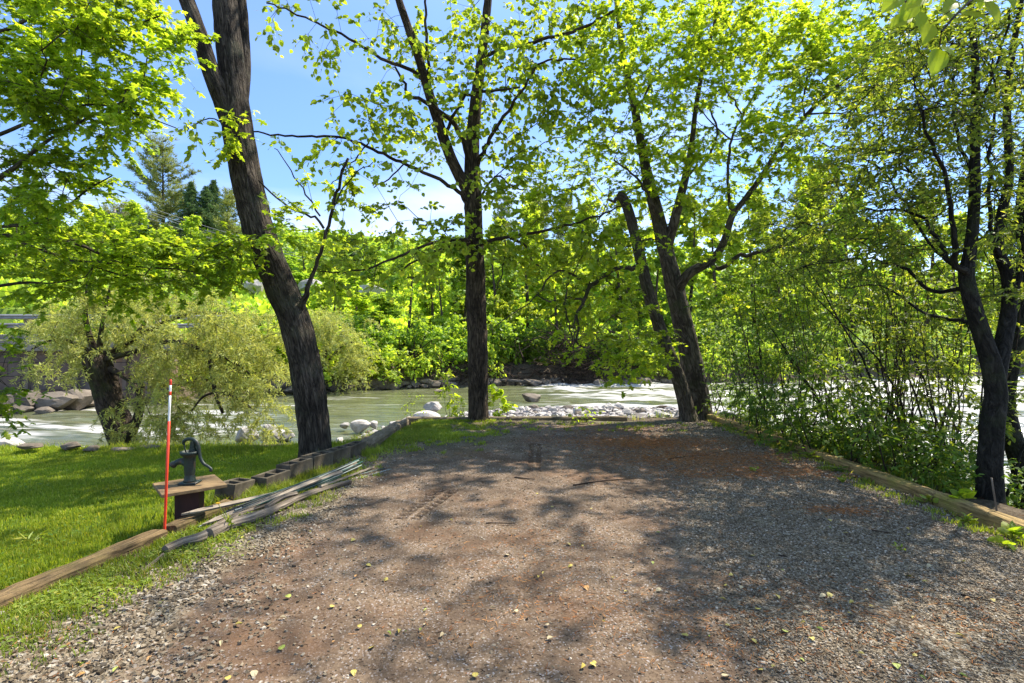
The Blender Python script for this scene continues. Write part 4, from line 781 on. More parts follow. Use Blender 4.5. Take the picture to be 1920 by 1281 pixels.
att = px_att([(620, 640, 60, 46, 28, 31, 60), (660, 680, 30, 40, 28, 30.5, 24), (590, 610, 50, 30, 28, 31, 26), (640, 600, 50, 18, 28, 31, 8)], 18)
willow('willow_tree', 'smaller pale willow across the river just right of the leaning maple trunk', W2, att, 202, base_at=P(590, 738, d), strand=1.5, nl=130, lsize=.2, sides=12)
# ------------------------------------------------------------ far bank trees
PROTO = {}
def far_proto(key, H, Rr, seed, leaf, ls=.27, ncl=130, nl=92, low=.12, thin=False):
    r = np.random.default_rng(seed); sk = Skel(); mb = MB(); n = 12
    t = np.linspace(0, 1, n); p = np.stack([.3*np.sin(t*3+seed), .3*np.cos(t*2.3+seed)-.3, t*H*.92], -1); p[:, :2] -= p[0, :2]; rad = .02*H*(1-t)**.8*.75+.015
    p[0, 2] = -.4; V, Fs, U = tube(p, rad, 9); mb.add(V, Fs, U); sk.limb(p, rad)
    blobs = []; nb = 13 if not thin else 9
    for k in range(nb):
        h = low+(1-low)*(k+.5)/nb; w = Rr*(sin(pi*min(1, (h*.9+.12)))**.7)*r.uniform(.55, 1.0); a = r.uniform(0, 6.28); blobs.append((w*.72*cos(a), w*.72*sin(a), h*H*.96, max(.6, w*.62)))
    att = []
    for b in blobs:
        v = r.normal(size=(ncl//nb, 3)); v /= np.linalg.norm(v, axis=1)[:, None]; v *= r.uniform(.45, 1, (len(v), 1)); v[:, 2] *= .65; att += list(v*b[3]+np.array(b[:3]))
    att = np.array(att); att = att[att[:, 2] > .2]
    tips, dirs = sk.grow(att, seed, step=.6, pen=.15); V, F, (A, B) = sprays(tips, .62 if not thin else .5, nl, ls, CLUMP, seed, .45, .55, .25, dirs, 6)
    PROTO[key] = ((mb, sk.twigs(tip=.012, mx=.12)), (V, F), leaf); return PROTO[key]
built = {}
def far_tree(key, x, y, sc, rz, label, name='broadleaf_tree', z=None, group='trees on the far side of the river', cat='tree', sz=None):
    z = gz(x, y) if z is None else z; root = empty(name, (x, y, z), label, cat, group); root.rotation_euler = (0, 0, rz); root.scale = (sc, sc, sz or sc)
    if key not in built:
        (mb, tw), (V, F), leaf = PROTO[key]
        a = mb.build('trunk', B_gray if name != 'shrub' else B_twig, root, smooth=True); b = tw.build('branches', B_twig, root); c = mesh('foliage', V, [F], leaf, parent=root); built[key] = (a, b, c)
    else:
        for o in built[key]:
            q = o.copy(); COL.objects.link(q); q.parent = root
    return root
far_proto('A', 9, 2.7, 301, Lf_far[0]); far_proto('B', 10, 2.9, 302, Lf_far[1]); far_proto('C', 11, 2.6, 303, Lf_far[0]); far_proto('D', 12, 3.0, 304, Lf_far[0])
far_proto('E', 9, 3.1, 305, Lf_far[1]); far_proto('T', 9, 1.5, 306, Lf_far[0], ncl=60, nl=26, low=.35, thin=True); far_proto('S', 2.4, 1.7, 307, Lf_far[1], ls=.22, ncl=60, nl=40, low=.05); far_proto('S2', 2.0, 1.5, 308, Lf_far[0], ls=.2, ncl=60, nl=40, low=.05)
far_proto('W', 9, 3.2, 309, Lf_will, ls=.2, ncl=110, nl=50)
# (key, px, d, top px, label)
FT = [('A', 620, 39, 515, 'lime green tree rising behind the small pale willow across the river'), ('A', 668, 43, 525, 'rounded lime tree right of the pale outcrop above the far bank'), ('B', 715, 39, 560, 'mid green bushy tree left of the thin bare stemmed tree'),
 ('T', 762, 35.6, 470, 'thin tree with a visible bare stem left of the straight basswood trunk'), ('C', 812, 39, 490, 'tall bright tree with twin stems just left of the straight basswood trunk'), ('T', 835, 37, 500, 'slim airy tree touching the left side of the straight basswood trunk'),
 ('E', 868, 42, 460, 'darker tree directly behind the straight basswood trunk'), ('C', 935, 39, 430, 'bright tree just right of the straight basswood trunk across the river'), ('D', 990, 42, 400, 'tall mid green tree behind the fallen roots'), ('A', 1050, 38.5, 470, 'lime green tree above the dark fallen roots'),
 ('D', 1105, 44, 395, 'tall tree showing between the straight trunk and the broken trunk'), ('C', 1165, 41, 420, 'bright tree seen just left of the broken trunk'), ('B', 1225, 40, 440, 'green tree seen between the broken trunk and the corner maple'), ('D', 1290, 44, 385, 'tall tree behind the corner maple fork'),
 ('C', 1350, 42, 400, 'bright tree right of the corner maple below its curved limb'), ('D', 1415, 46, 375, 'tall tree under the curved limb of the corner maple'), ('A', 1470, 42, 450, 'lime tree seen through the left part of the sapling thicket'), ('D', 1530, 48, 345, 'tallest tree seen over the sapling thicket'),
 ('C', 1600, 46, 380, 'bright tree seen through the middle of the sapling thicket'), ('B', 1665, 45, 430, 'green tree seen through the right part of the sapling thicket'), ('D', 1735, 50, 380, 'tall tree behind the gap left of the dark forked tree'), ('C', 1800, 48, 420, 'bright tree directly behind the dark forked tree'),
 ('D', 1880, 52, 400, 'tall tree behind the right edge trunk across the river'), ('B', 1960, 50, 400, 'green tree at the far right edge across the river')]
for i, (k, px, dd, ty, lab) in enumerate(FT):
    x = (px-CX)/FPX*dd; z = gz(x, dd); H = EYE+(CY-ty)/FPX*dd-z; h0 = {'A': 9, 'B': 10, 'C': 11, 'D': 12, 'E': 9, 'T': 9, 'W': 9}[k]; s = H/h0*1.12
    far_tree(k, x, dd, max(s, .8)*.95, i*1.7, lab, z=z, sz=s)
HT = [('A', 20, 46, 400, 'lime tree on the left hillside above the bridge end'), ('C', 75, 52, 390, 'taller lime tree second from the left on the hillside'), ('A', 130, 47, 430, 'rounded lime tree above the willow top'), ('B', 180, 55, 400, 'green hillside tree by the utility pole'), ('C', 250, 50, 385, 'brightest lime tree below the tall pine'),
 ('A', 310, 46, 430, 'round lime tree below the dark spruces'), ('C', 365, 54, 410, 'yellow green tree in front of the spruces'), ('A', 415, 48, 445, 'lime tree left of the leaning maple under the wires'), ('B', 455, 52, 450, 'green tree touching the leaning maple on its left'), ('A', 500, 49, 470, 'lime tree behind the leaning maple on the hillside'), ('T', 575, 60, 452, 'sparse pale tree on the skyline just right of the leaning maple'), ('T', 590, 62, 462, 'sparse tree beside the skyline tree right of the leaning maple'),
 ('B', 545, 56, 530, 'green tree on the hillside above the small willow'), ('E', 640, 60, 470, 'dark rounded tree on the skyline above the outcrop'), ('E', 700, 60, 470, 'deep green tree on the skyline left of the basswood'), ('B', 760, 58, 480, 'green tree on the skyline behind the bare stemmed tree')]
for i, (k, px, dd, ty, lab) in enumerate(HT):
    x = (px-CX)/FPX*dd; z = gz(x, dd); H = max(3.5, EYE+(CY-ty)/FPX*dd-z); h0 = {'A': 9, 'B': 10, 'C': 11, 'D': 12, 'E': 9, 'T': 9, 'W': 9}[k]; s = H/h0*1.08
    far_tree(k, x, dd, max(s*1.1, .65), i*2.1+.6, lab, z=z, group='trees on the left hillside', sz=s)
# bank shrubs
names = ['under the small pale willow', 'beside the tall dark boulder', 'below the bare stemmed tree', 'left of the basswood trunk', 'right of the basswood trunk', 'at the left end of the fallen roots', 'above the fallen roots', 'at the right end of the fallen roots', 'behind the hanging maple leaves', 'left of the broken trunk', 'between the broken trunk and the corner maple', 'right of the corner maple', 'behind the left saplings', 'behind the middle saplings', 'behind the right saplings', 'behind the forked tree']
px0 = [635, 690, 760, 830, 930, 985, 1045, 1130, 1175, 1215, 1290, 1360, 1450, 1560, 1680, 1810]
sdef = [(px0[i], k, names[i]) for i in range(16) for k in range(3)]
for q, (px, k, nm) in enumerate(sdef):
    px += (k-1)*24; x = (px-CX)/FPX*34
    for y in np.arange(24, 60, .2):
        if sdf(np.array([(px-CX)/FPX*y]), np.array([y]), FAR)[0] > (.8, 2.0, 3.2)[k]: break
    x = (px-CX)/FPX*y
    if (960 < px < 1175 and k == 0) or (990 < px < 1120 and k == 1): continue
    far_tree('S' if (q*7) % 3 else 'S2', x, y, random.uniform(.75, 1.15), q*1.3, ('low shrub at the far water line ', 'shrub half way up the far bank ', 'taller shrub above the far bank ')[k]+nm, name='shrub', group='shrubs on the far bank', cat='shrub', sz=random.uniform(.8, 1.25))
for q, (px, dd, s, lab) in enumerate([(330, 27, 1.3, 'leafy shrub on the far bank behind the willow'), (420, 29, 1.4, 'leafy shrub on the far bank right of the willow trunk'), (500, 30, 1.2, 'leafy shrub above the dark angular boulder'), (200, 25.5, 1.2, 'leafy shrub right of the retaining wall'), (250, 26.5, 1.3, 'second leafy shrub right of the retaining wall'), (380, 31, 1.5, 'tall shrub on the bank behind the willow'), (560, 31, 1.4, 'shrub behind the light rock beside the leaning maple'), (120, 27.4, .9, 'shrub growing over the top of the retaining wall'), (60, 27.6, .8, 'small shrub behind the guard rail at the left')]):
    x = (px-CX)/FPX*dd; far_tree('S' if q % 2 else 'S2', x, dd, s, q*1.9, lab, name='shrub', group='shrubs on the left far bank', cat='shrub', z=max(gz(x, dd), -1.1))
# far woods and meadow growth: one mass on the hillside
n = 2600; x = rng.uniform(-150, 170, n); y = rng.uniform(58, 150, n); k = sdf(x, y, FAR) > 20; x, y = x[k], y[k]; z = terrain(x, y)
C = np.stack([x, y, z], -1); hh = rng.uniform(3, 7, len(x))*np.where(x < -12, .62, 1.15); C = np.repeat(C, 4, 0); C[:, 2] += np.repeat(hh, 4)*rng.uniform(.2, 1, len(C)); C[:, :2] += rng.normal(size=(len(C), 2))*1.4
V, F, _ = sprays(C, 1.7, 26, 1.0, CLUMP, 5, .6, .5, .2, None, 6)
tag(mesh('far_woods', V, [F], Lf_far[1]), 'distant leafy woods covering the hillside behind the bank trees', 'woods', None, 'stuff')
n = 42000; x = rng.uniform(-60, 20, n); y = rng.uniform(30, 72, n); k = (sdf(x, y, FAR) > 1.5) & ((x > -16.3) | (sdf(x, y, FAR) > 9)); x, y = x[k], y[k]; z = terrain(x, y)
V, F = place(np.stack([x, y, z], -1), rng.normal(size=(len(x), 3))*.5+np.array([0, 0, 1.0]), rng.normal(size=(len(x), 3)), rng.uniform(.3, .8, len(x)), CLUMP)
tag(mesh('meadow_growth', V, [F], Lf_far[0]), 'bright green tall grass and weeds on the far hillside', 'undergrowth', None, 'stuff')

# conifers ---------------------------------------------------------
def conifer(px, dd, ty, w, label, kind, seed):
    x = (px-CX)/FPX*dd; z = gz(x, dd); H = EYE+(CY-ty)/FPX*dd-z; root = empty('pine_tree' if kind == 'pine' else 'spruce_tree', (x, dd, z), label, 'tree', 'conifers on the skyline')
    r = np.random.default_rng(seed); mb = MB(); t = np.linspace(0, 1, 14); p = np.stack([.1*np.sin(t*4), .0*t, t*H], -1); V, Fs, U = tube(p, .018*H*(1-t)+.02, 7); mb.add(V, Fs, U); mb.build('trunk', B_gray, root, smooth=True)
    A = []; B = []; C = []; DD = []
    nlv = int(H*(1.2 if kind == 'pine' else 3.2))
    for k in range(nlv):
        f = (k+.5)/nlv; h = H*(.12+.88*f)
        for q in range(7 if kind == 'pine' else 11):
            a = r.uniform(0, 6.28)
            if kind == 'pine': Lb = w/2*(1-f)**.55*r.uniform(.35, 1.1)*(.8+.3*sin(k*2.1)); up = .32+.5*f
            else: Lb = w/2*(1-f)**.95*r.uniform(.7, 1.1)+.03; up = -.12+.5*f*f
            e = np.array([cos(a)*Lb, sin(a)*Lb, h+up*Lb]); A.append([0, 0, h]); B.append(e); m = max(3, int(Lb*3.2))
            for s_ in range(m if f < .93 else 1): u = r.uniform(.25, 1.03) if kind == 'pine' else r.uniform(.1, 1.05); C.append(np.array([cos(a)*Lb*u, sin(a)*Lb*u, h+up*Lb*u**1.3])); DD.append([cos(a), sin(a), up])
    v2, f2 = sticks(np.array(A), np.array(B), .05, .02); mesh('branches', v2, [f2], B_twig, parent=root)
    V, F, _ = sprays(np.array(C), .6 if kind == 'pine' else .24, 30, .42 if kind == 'pine' else .26, WILL, seed, .5, .3, -.25 if kind == 'pine' else .15, np.array(DD), 5); mesh('foliage', V, [F], Lf_con if kind == 'pine' else Lf_spr, parent=root)
for a in [(305, 78, 262, 15, 'tall open pine standing above the left hillside woods', 'pine', 1), (358, 74, 342, 9, 'dark pointed spruce just right of the tall pine', 'spruce', 2), (386, 75, 350, 9.5, 'dark spruce between the pointed spruce and the narrow one', 'spruce', 3), (400, 78, 338, 8, 'narrow tallest spruce in the spruce group', 'spruce', 4), (428, 70, 360, 8, 'soft green pine right of the spruces beside the leaning maple', 'pine', 5), (225, 72, 385, 9, 'lower pine left of the tall pine', 'pine', 6),
          (660, 92, 448, 8, 'small far spruce on the skyline right of the bare side branch', 'spruce', 7), (685, 90, 460, 8, 'second small far spruce on the skyline', 'spruce', 8), (945, 76, 372, 8, 'pale far pine just right of the basswood trunk', 'pine', 9), (1005, 78, 352, 9, 'pale far pine above the far bank trees', 'pine', 10), (1060, 78, 372, 8, 'far pine right of the two pale pines', 'pine', 11), (1545, 80, 318, 12, 'far pine seen in the sky gap over the thicket', 'pine', 12), (1500, 82, 345, 9, 'lower far pine left of the sky gap pine', 'pine', 13)]: conifer(*a)

# ------------------------------------------------------------ saplings of the thicket
def sapling(name, label, x, y, H, nst, seed, leaf, spread=.5, n_att=26, lean=(0, 0), ls=.075, T=OVAL, z=None, group='saplings in the thicket beyond the right timber', nl=24, low=.18, rad=.012, cat='sapling', lrad=.3, frac=1):
    r = np.random.default_rng(seed); z = gz(x, y) if z is None else z; root = empty(name, (x, y, z), label, cat, group); sk = Skel(); mb = MB(); att = []
    for s_ in range(nst):
        h = H*r.uniform(.65, 1.05); a = r.uniform(0, 6.28); L_ = r.uniform(.08, .6)*spread*2; n = max(5, int(h/.22)); t = np.linspace(0, 1, n)
        x0, y0 = r.normal(size=2)*.10*spread; cv = r.normal(size=2)*.16*h
        p = np.stack([x0+(cos(a)*L_*h*.35+lean[0])*t**1.2+cv[0]*np.sin(t*3.1)*.5, y0+(sin(a)*L_*h*.35+lean[1])*t**1.2+cv[1]*np.sin(t*3.1)*.5, t*h-.06], -1); p[1:] += r.normal(size=(n-1, 3))*.012
        rr = rad*r.uniform(.7, 1.3)*(1-t*.85); V, Fs, U = tube(p, rr, 6); mb.add(V, Fs, U); sk.limb(p, np.maximum(rr, .002), join=False)
        for q in range(n_att//nst):
            f = r.uniform(low, 1.0); i = int(f*(n-1)); b = r.uniform(0, 6.28); w = spread*r.uniform(.15, 1)*(1.25-f*.7); att.append(p[i]+np.array([cos(b)*w, sin(b)*w, r.uniform(-.05, .25)]))
    for i in range(len(sk.fix)): sk.fix[i] = max(sk.fix[i], .0021)
    mb.build('stem', B_twig if rad < .02 else B_blk, root, smooth=True); tips, dirs = sk.grow(np.array(att), seed, step=.15, pen=.05)
    V, F, (A, B) = sprays(tips, lrad, nl, ls, T, seed, .3, .75, .3, dirs, 4); tb = sk.twigs(tip=.0018); v2, f2 = sticks(A, B, .0014, .0009); tb.add(v2, [f2]); tb.build('branches', B_twig, root); mesh('foliage', V, [F], leaf, parent=root)
TH = [(1345, 11.6, 3.0), (1372, 10.6, 3.6), (1392, 9.6, 2.0), (1412, 10.9, 4.2), (1436, 9.4, 3.6), (1460, 10.2, 4.4), (1482, 8.6, 3.4), (1500, 9.8, 4.2), (1524, 8.3, 3.6), (1545, 9.0, 4.6), (1440, 8.3, 1.5), (1570, 7.8, 2.0), (1592, 8.6, 4.4), (1612, 7.5, 2.0), (1640, 7.9, 4.6), (1655, 8.3, 4.8), (1675, 7.3, 4.0), (1690, 7.8, 4.9), (1712, 7.0, 3.6), (1735, 7.4, 4.2), (1760, 6.9, 3.2), (1782, 7.3, 4.0), (1800, 6.7, 2.4), (1560, 9.9, 4.8), (1620, 9.2, 5), (1384, 12.4, 4.6), (1520, 7.4, 1.3), (1660, 6.4, 1.1), (1590, 6.9, 1.2), (1720, 6.1, .9)]
ords = ['first', 'second', 'third', 'fourth', 'fifth', 'sixth', 'seventh', 'eighth', 'ninth', 'tenth', 'eleventh', 'twelfth', 'thirteenth', 'fourteenth', 'fifteenth', 'sixteenth', 'seventeenth', 'eighteenth', 'nineteenth', 'twentieth', 'twenty first', 'twenty second', 'twenty third', 'twenty fourth', 'twenty fifth', 'twenty sixth', 'twenty seventh', 'twenty eighth', 'twenty ninth', 'thirtieth']
order = np.argsort([a[0] for a in TH]); rank = {int(k): i for i, k in enumerate(order)}
for i, (px, dd, H) in enumerate(TH):
    x = (px-CX)/FPX*dd; bare = H > 3.8 and px > 1580
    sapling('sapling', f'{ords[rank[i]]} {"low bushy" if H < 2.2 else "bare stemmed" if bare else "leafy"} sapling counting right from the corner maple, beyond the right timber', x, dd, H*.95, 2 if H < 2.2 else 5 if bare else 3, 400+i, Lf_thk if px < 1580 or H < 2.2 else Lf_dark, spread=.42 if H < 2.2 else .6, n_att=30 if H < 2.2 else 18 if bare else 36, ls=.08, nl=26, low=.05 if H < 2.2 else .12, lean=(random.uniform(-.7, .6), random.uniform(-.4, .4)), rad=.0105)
for i, (px, dd, H, ln, lab) in enumerate([(1500, 9.6, 3.6, (1.6, -.3), 'thick dark stem arching to the right through the left part of the thicket'), (1610, 8.2, 3.2, (-1.5, .2), 'thick dark stem arching to the left in the middle of the thicket'), (1700, 7.6, 3.4, (-1.9, .4), 'long arched stem crossing the bare stems to the left'), (1750, 7.8, 4.4, (.5, .1), 'dark slim trunk standing left of the forked tree'), (1790, 7.2, 4.2, (-.6, .1), 'dark slim leaning trunk close to the left of the forked tree'), (1670, 8.8, 4.6, (.3, .2), 'dark slim trunk in the middle of the bare stems'), (1885, 6.2, 3.0, (.5, .2), 'slim dark stem between the forked tree and the right edge trunk'), (1430, 10.6, 4.4, (-.5, 0), 'slim dark trunk between corner maple and thicket')]):
    sapling('sapling', lab, (px-CX)/FPX*dd, dd, H, 2 if i % 2 else 3, 450+i, Lf_dark, spread=.7, n_att=26, ls=.075, nl=24, low=.35, lean=ln, rad=.02, group='larger stems in the thicket')
# young plants by the end timber
for i, (px, dd, H, lab, T, ls) in enumerate([(842, 11.3, .75, 'young leafy seedling left of the straight basswood trunk', MAPLE, .10), (868, 11.0, .42, 'low seedling touching the left side of the basswood trunk', MAPLE, .11), (925, 11.1, .55, 'seedling with big leaves right of the basswood trunk', BROAD, .13), (945, 11.4, .35, 'low seedling second to the right of the basswood trunk', BROAD, .12),
        (775, 11.4, .8, 'thin sapling behind the left end of the end timber', OVAL, .06), (1096, 10.45, .26, 'small leafy weed growing against the end timber', OVAL, .10), (1360, 10.6, .22, 'small weed beside the far end of the right timber', OVAL, .06)]):
    sapling('seedling', lab, (px-CX)/FPX*dd, dd, H*1.9 if dd > 11 else H, 2 if dd > 11 else 5, 500+i, Lf_maple, spread=.24, n_att=10, ls=ls, T=T, nl=8, low=.45 if dd > 11 else .2, rad=.006, group='seedlings beside the timbers', cat='seedling', lrad=.14)
# bent sapling across the river reaching right of broken trunk
# ------------------------------------------------------------ fallen roots and driftwood on far bank
M_drift = bark_mat('driftwood_dark', (.02, .014, .010), (.12, .085, .06), 7, .3, st=.6)
M_driftp = bark_mat('driftwood_grey', (.08, .07, .06), (.30, .26, .23), 9, .15, st=.7)
def tangle(name, label, px, w, d0, zt, n, seed, cat):
    r = np.random.default_rng(seed); mb = MB(); x0 = (px-CX)/FPX*d0; z0 = max(gz(x0, d0), WZ); 
    for k in range(n):
        a = np.array([r.normal()*w*.5, r.uniform(-.6, 1.2), r.uniform(.0, zt)]); dr = r.normal(size=3)*np.array([1, .35, .55]); dr /= np.linalg.norm(dr); L_ = r.uniform(.5, 2.2); m = 7; t = np.linspace(0, 1, m)[:, None]
        p = a+dr*L_*t+r.normal(size=3)*.25*np.sin(t*3.1)+np.cumsum(r.normal(size=(m, 3))*.06, 0); p[:, 2] = np.maximum(p[:, 2], -.1); rr = r.uniform(.012, .05)*(1-.75*t[:, 0])
        V, Fs, U = tube(p, rr, 5); mb.add(V, Fs, U)
    o = mb.build(name, M_drift, None, smooth=True); o.location = (x0, d0, z0); tag(o, label, cat)
tangle('root_tangle', 'dark tangle of fallen roots and branches on the far bank under the trees', 1080, 3.6, 34.3, 3.3, 460, 1, 'roots')
tangle('brush_pile', 'brown brush pile on the far bank behind the straight trunk', 890, 3.6, 33.4, .9, 120, 2, 'brush')
tangle('brush_pile', 'brown brush heap at the foot of the bare stemmed far tree', 770, 2.0, 33.2, .9, 90, 3, 'brush')
def log(name, label, pts, mt, cat='log', sides=14, group=None, disp=.12, cap=True, step=.05):
    p, r = px_limb(pts, step); mb = MB(); V, Fs, U = tube(p, r, sides, disp=bark_disp(len(label), disp, 14)); mb.add(V, Fs, U)
    k = len(V)  # close the start
    c = p[0]; V0 = V[:sides]; mb.add(np.vstack([V0, c[None]]), [np.array([((j+1) % sides, j, sides) for j in range(sides)])])
    o = mb.build(name, mt, None, smooth=True); base(o, p[0]); return tag(o, label, cat, group)
log('fallen_log', 'pale fallen log lying along the far water line right of the straight trunk', [(905, 712, 33.6, 5), (960, 714, 33.4, 6), (1010, 718, 33.2, 4)], M_driftp)
log('fallen_log', 'long thin fallen trunk on the far bank left of the broken trunk', [(1150, 718, 34.5, 5), (1200, 719, 34.6, 6), (1262, 716, 34.8, 5)], M_drift)
log('driftwood', 'dark driftwood stranded in the rapids beside the broken trunk', [(1222, 768, 22, 8), (1245, 766, 22, 11), (1275, 770, 22, 7)], M_drift)

# ------------------------------------------------------------ retaining wall and bridge rail at the left
m, nt, L, o = mat('wall_weathered'); tc = N(nt, 'ShaderNodeTexCoord'); br = N(nt, 'ShaderNodeTexBrick'); mp = N(nt, 'ShaderNodeMapping'); mp.inputs['Rotation'].default_value = (R(90), 0, 0); L(tc.outputs['Object'], mp.inputs[0]); L(mp.outputs[0], br.inputs[0])
br.inputs['Scale'].default_value = 1; br.inputs['Brick Width'].default_value = 1.1; br.inputs['Row Height'].default_value = .62; br.inputs['Mortar Size'].default_value = .02
br.inputs['Color1'].default_value = (.26, .15, .09, 1); br.inputs['Color2'].default_value = (.17, .14, .12, 1); br.inputs['Mortar'].default_value = (.05, .04, .035, 1)
n1 = noise(nt, 1.5, 6, .7, tc.outputs['Object']); c = mixc(nt, mapr(nt, n1.outputs[0], .4, .65, 0, .8), br.outputs[0], (.09, .07, .06)); prin(nt, o, c, .9, .15, bump(nt, n1.outputs[0], .5, .05)); M_wall = m
def simple(name, a, b, sc=8, rough=.8, st=.4, spec=.3, metal=0, sx=(1, 1, 1)):
    m, nt, L, o = mat(name); tc = N(nt, 'ShaderNodeTexCoord'); mp = N(nt, 'ShaderNodeMapping'); mp.inputs['Scale'].default_value = sx; L(tc.outputs['Object'], mp.inputs[0]); n1 = noise(nt, sc, 6, .65, mp.outputs[0])
    prin(nt, o, mixc(nt, mapr(nt, n1.outputs[0], .3, .7), a, b), rough, spec, bump(nt, n1.outputs[0], st, .01), metal); return m
M_conc = simple('bridge_concrete', (.16, .14, .11), (.30, .27, .22), 3); M_steel = simple('galvanised_rail', (.18, .18, .18), (.34, .34, .34), 4, .6, .1, .5, .4); M_postw = simple('rail_post_wood', (.10, .075, .05), (.20, .16, .11), 8, .85, .5, sx=(1, 1, .2))
root = empty('retaining_wall', (-21.5, 24.2, -1.2), 'brown panelled retaining wall carrying the road above the far bank at the left', 'wall')
ang = math.atan2(1.2, 12)
def wl(x, y, z): return (x-(-21.5), y-24.2, z+1.2)
mb = MB(); V, F = box((-6, 0, 1.1), (24, .5, 2.5)); mb.add(V, F)
for k in range(11): V, F = box((-17+k*2.1, -.33, 1.15), (.16, .16, 2.5)); mb.add(V, F)
mb.build('wall_panel', M_wall, root)
mb = MB(); V, F = box((-6, -.1, 2.62), (24.4, 1.1, .5), bev=.03); mb.add(V, F); V, F = box((-6, .1, 3.0), (24.4, .34, .24), bev=.02); mb.add(V, F); mb.build('deck_edge', M_conc, root)
root.rotation_euler = (0, 0, ang*.6)
Mx = Matrix.Translation(root.location) @ Matrix.Rotation(ang*.6, 4, 'Z')
gr_ = empty('guard_rail', tuple(Mx @ Vector((-6, .1, 3.12))), 'road guard rail with grey beams on posts above the retaining wall', 'guard rail'); gr_.rotation_euler = (0, 0, ang*.6)
for k in range(14):
    xx = -11.6+k*1.9; mb = MB(); V, F = box((xx, 0, .42), (.2, .22, .84), bev=.015); mb.add(V, F); mb.build('post', M_postw if k % 2 else M_conc, gr_)
for z_ in (.40, .80):
    mb = MB(); prof = [(-.14, 0), (-.07, .05), (0, 0), (.07, .05), (.14, 0)]; V = []; 
    for xx in (-12, 14.5):
        for (zz, yy_) in prof: V.append((xx, -.13-yy_, z_+zz*.8))
        for (zz, yy_) in prof[::-1]: V.append((xx, -.12-yy_+.006, z_+zz*.8))
    mb.add(V, [np.array([(j, (j+1) % 10, 10+(j+1) % 10, 10+j) for j in range(10)])]); mb.build('rail', M_steel, gr_)
# utility pole + wires
M_pole = simple('pole_wood', (.16, .13, .10), (.28, .25, .21), 6); M_wire = simple('cable', (.25, .25, .26), (.35, .35, .36), 3)
def wpt(px, py, dd): return P(px, py, dd)
poles = []
for (px, dd, ty, lab) in ((215, 62, 390, 'pale utility pole rising behind the left hillside trees'), (-120, 50, 300, 'utility pole outside the left edge carrying the wires')):
    x = (px-CX)/FPX*dd; z = gz(x, dd); zt = EYE+(CY-ty)/FPX*dd; mb = MB(); V, Fs, U = tube(np.array([[0, 0, -.3], [0, 0, (zt-z)/2], [0, 0, zt-z]]), np.array([.17, .14, .11]), 12); mb.add(V, Fs, U)
    root = empty('utility_pole', (x, dd, z), lab, 'utility pole'); mb.build('pole', M_pole, root, smooth=True); mb = MB(); V, F = box((0, -.15, zt-z-.6), (2.2, .1, .12), bev=.01); mb.add(V, F); mb.build('crossarm', M_pole, root); poles.append((x, dd, zt))
for k, (ya, yb, nm) in enumerate(((376, 446, 'topmost'), (384, 453, 'second'), (388, 458, 'third'), (398, 463, 'lowest'))):
    a = P(212, ya-14, 62); b = P(620, yb+34, 66); a0 = P(-120, ya-84, 50); t = np.linspace(0, 1, 30)[:, None]
    p = np.vstack([a0+(a-a0)*t[:-1]-np.array([0, 0, 1.2])*4*(t*(1-t))[:-1], a+(b-a)*t-np.array([0, 0, .8])*4*t*(1-t)]); V, Fs, U = tube(p, np.full(len(p), .022), 5)
    mb = MB(); mb.add(V, Fs, U); o = mb.build('power_line', M_wire); base(o, p[0]); tag(o, f'{nm} of the four thin wires crossing the left hillside below the pine', 'wire', 'wires across the hillside')
# two orange cones on the far bank
m_, nt, L, o = mat('orange_plastic'); prin(nt, o, (.8, .14, .02), .5, .4); M_or = m_
for k, (px, lab) in enumerate(((696, 'left of two small orange marker posts on the far bank'), (701, 'right of two small orange marker posts on the far bank'))):
    dd = 33.4; x = (px-CX)/FPX*dd; zc = EYE-(674-CY)/FPX*dd; mb = MB(); zg = min(gz(x, dd), zc); V, F = lathe([(.001, 0), (.11, 0), (.11, .03), (.07, .05), (.055, .75), (.03, .8), (.001, .8)], (0, 0, zc-zg), 12); mb.add(V, F); V, F = lathe([(.03, 0), (.03, max(.05, zc-zg))], (0, 0, 0), 8); mb.add(V, F)
    o = mb.build('marker_post', M_or, None, smooth=True); o.location = (x, dd, zg); tag(o, lab, 'marker')
# ------------------------------------------------------------ timbers
def timber_mat(name, a, b, gr_):
    m, nt, L, o = mat(name); tc = N(nt, 'ShaderNodeTexCoord'); mp = N(nt, 'ShaderNodeMapping'); mp.inputs['Scale'].default_value = (1.2, 16, 16); L(tc.outputs['Object'], mp.inputs[0])
    n1 = noise(nt, 2.4, 6, .68, mp.outputs[0], .4); n2 = noise(nt, 3.2, 5, .65, tc.outputs['Object']); n3 = noise(nt, 26, 4, .65, tc.outputs['Object'])
    c = mixc(nt, mapr(nt, n1.outputs[0], .34, .62), a, b); c = mixc(nt, mapr(nt, n2.outputs[0], .48, .66, 0, .75), c, gr_); c = mixc(nt, mapr(nt, n3.outputs[0], .60, .72, 0, .6), c, (.035, .028, .018))
    h = math_(nt, 'ADD', n1.outputs[0], math_(nt, 'MULTIPLY', n3.outputs[0], .4)); prin(nt, o, c, .9, .15, bump(nt, h, .9, .02)); return m
M_tr = timber_mat('timber_mossy', (.09, .062, .028), (.40, .28, .12), (.24, .22, .055)); M_tl = timber_mat('timber_brown', (.035, .024, .012), (.22, .15, .075), (.09, .078, .028)); M_rot = timber_mat('timber_rotten', (.06, .045, .03), (.24, .19, .13), (.10, .085, .05))
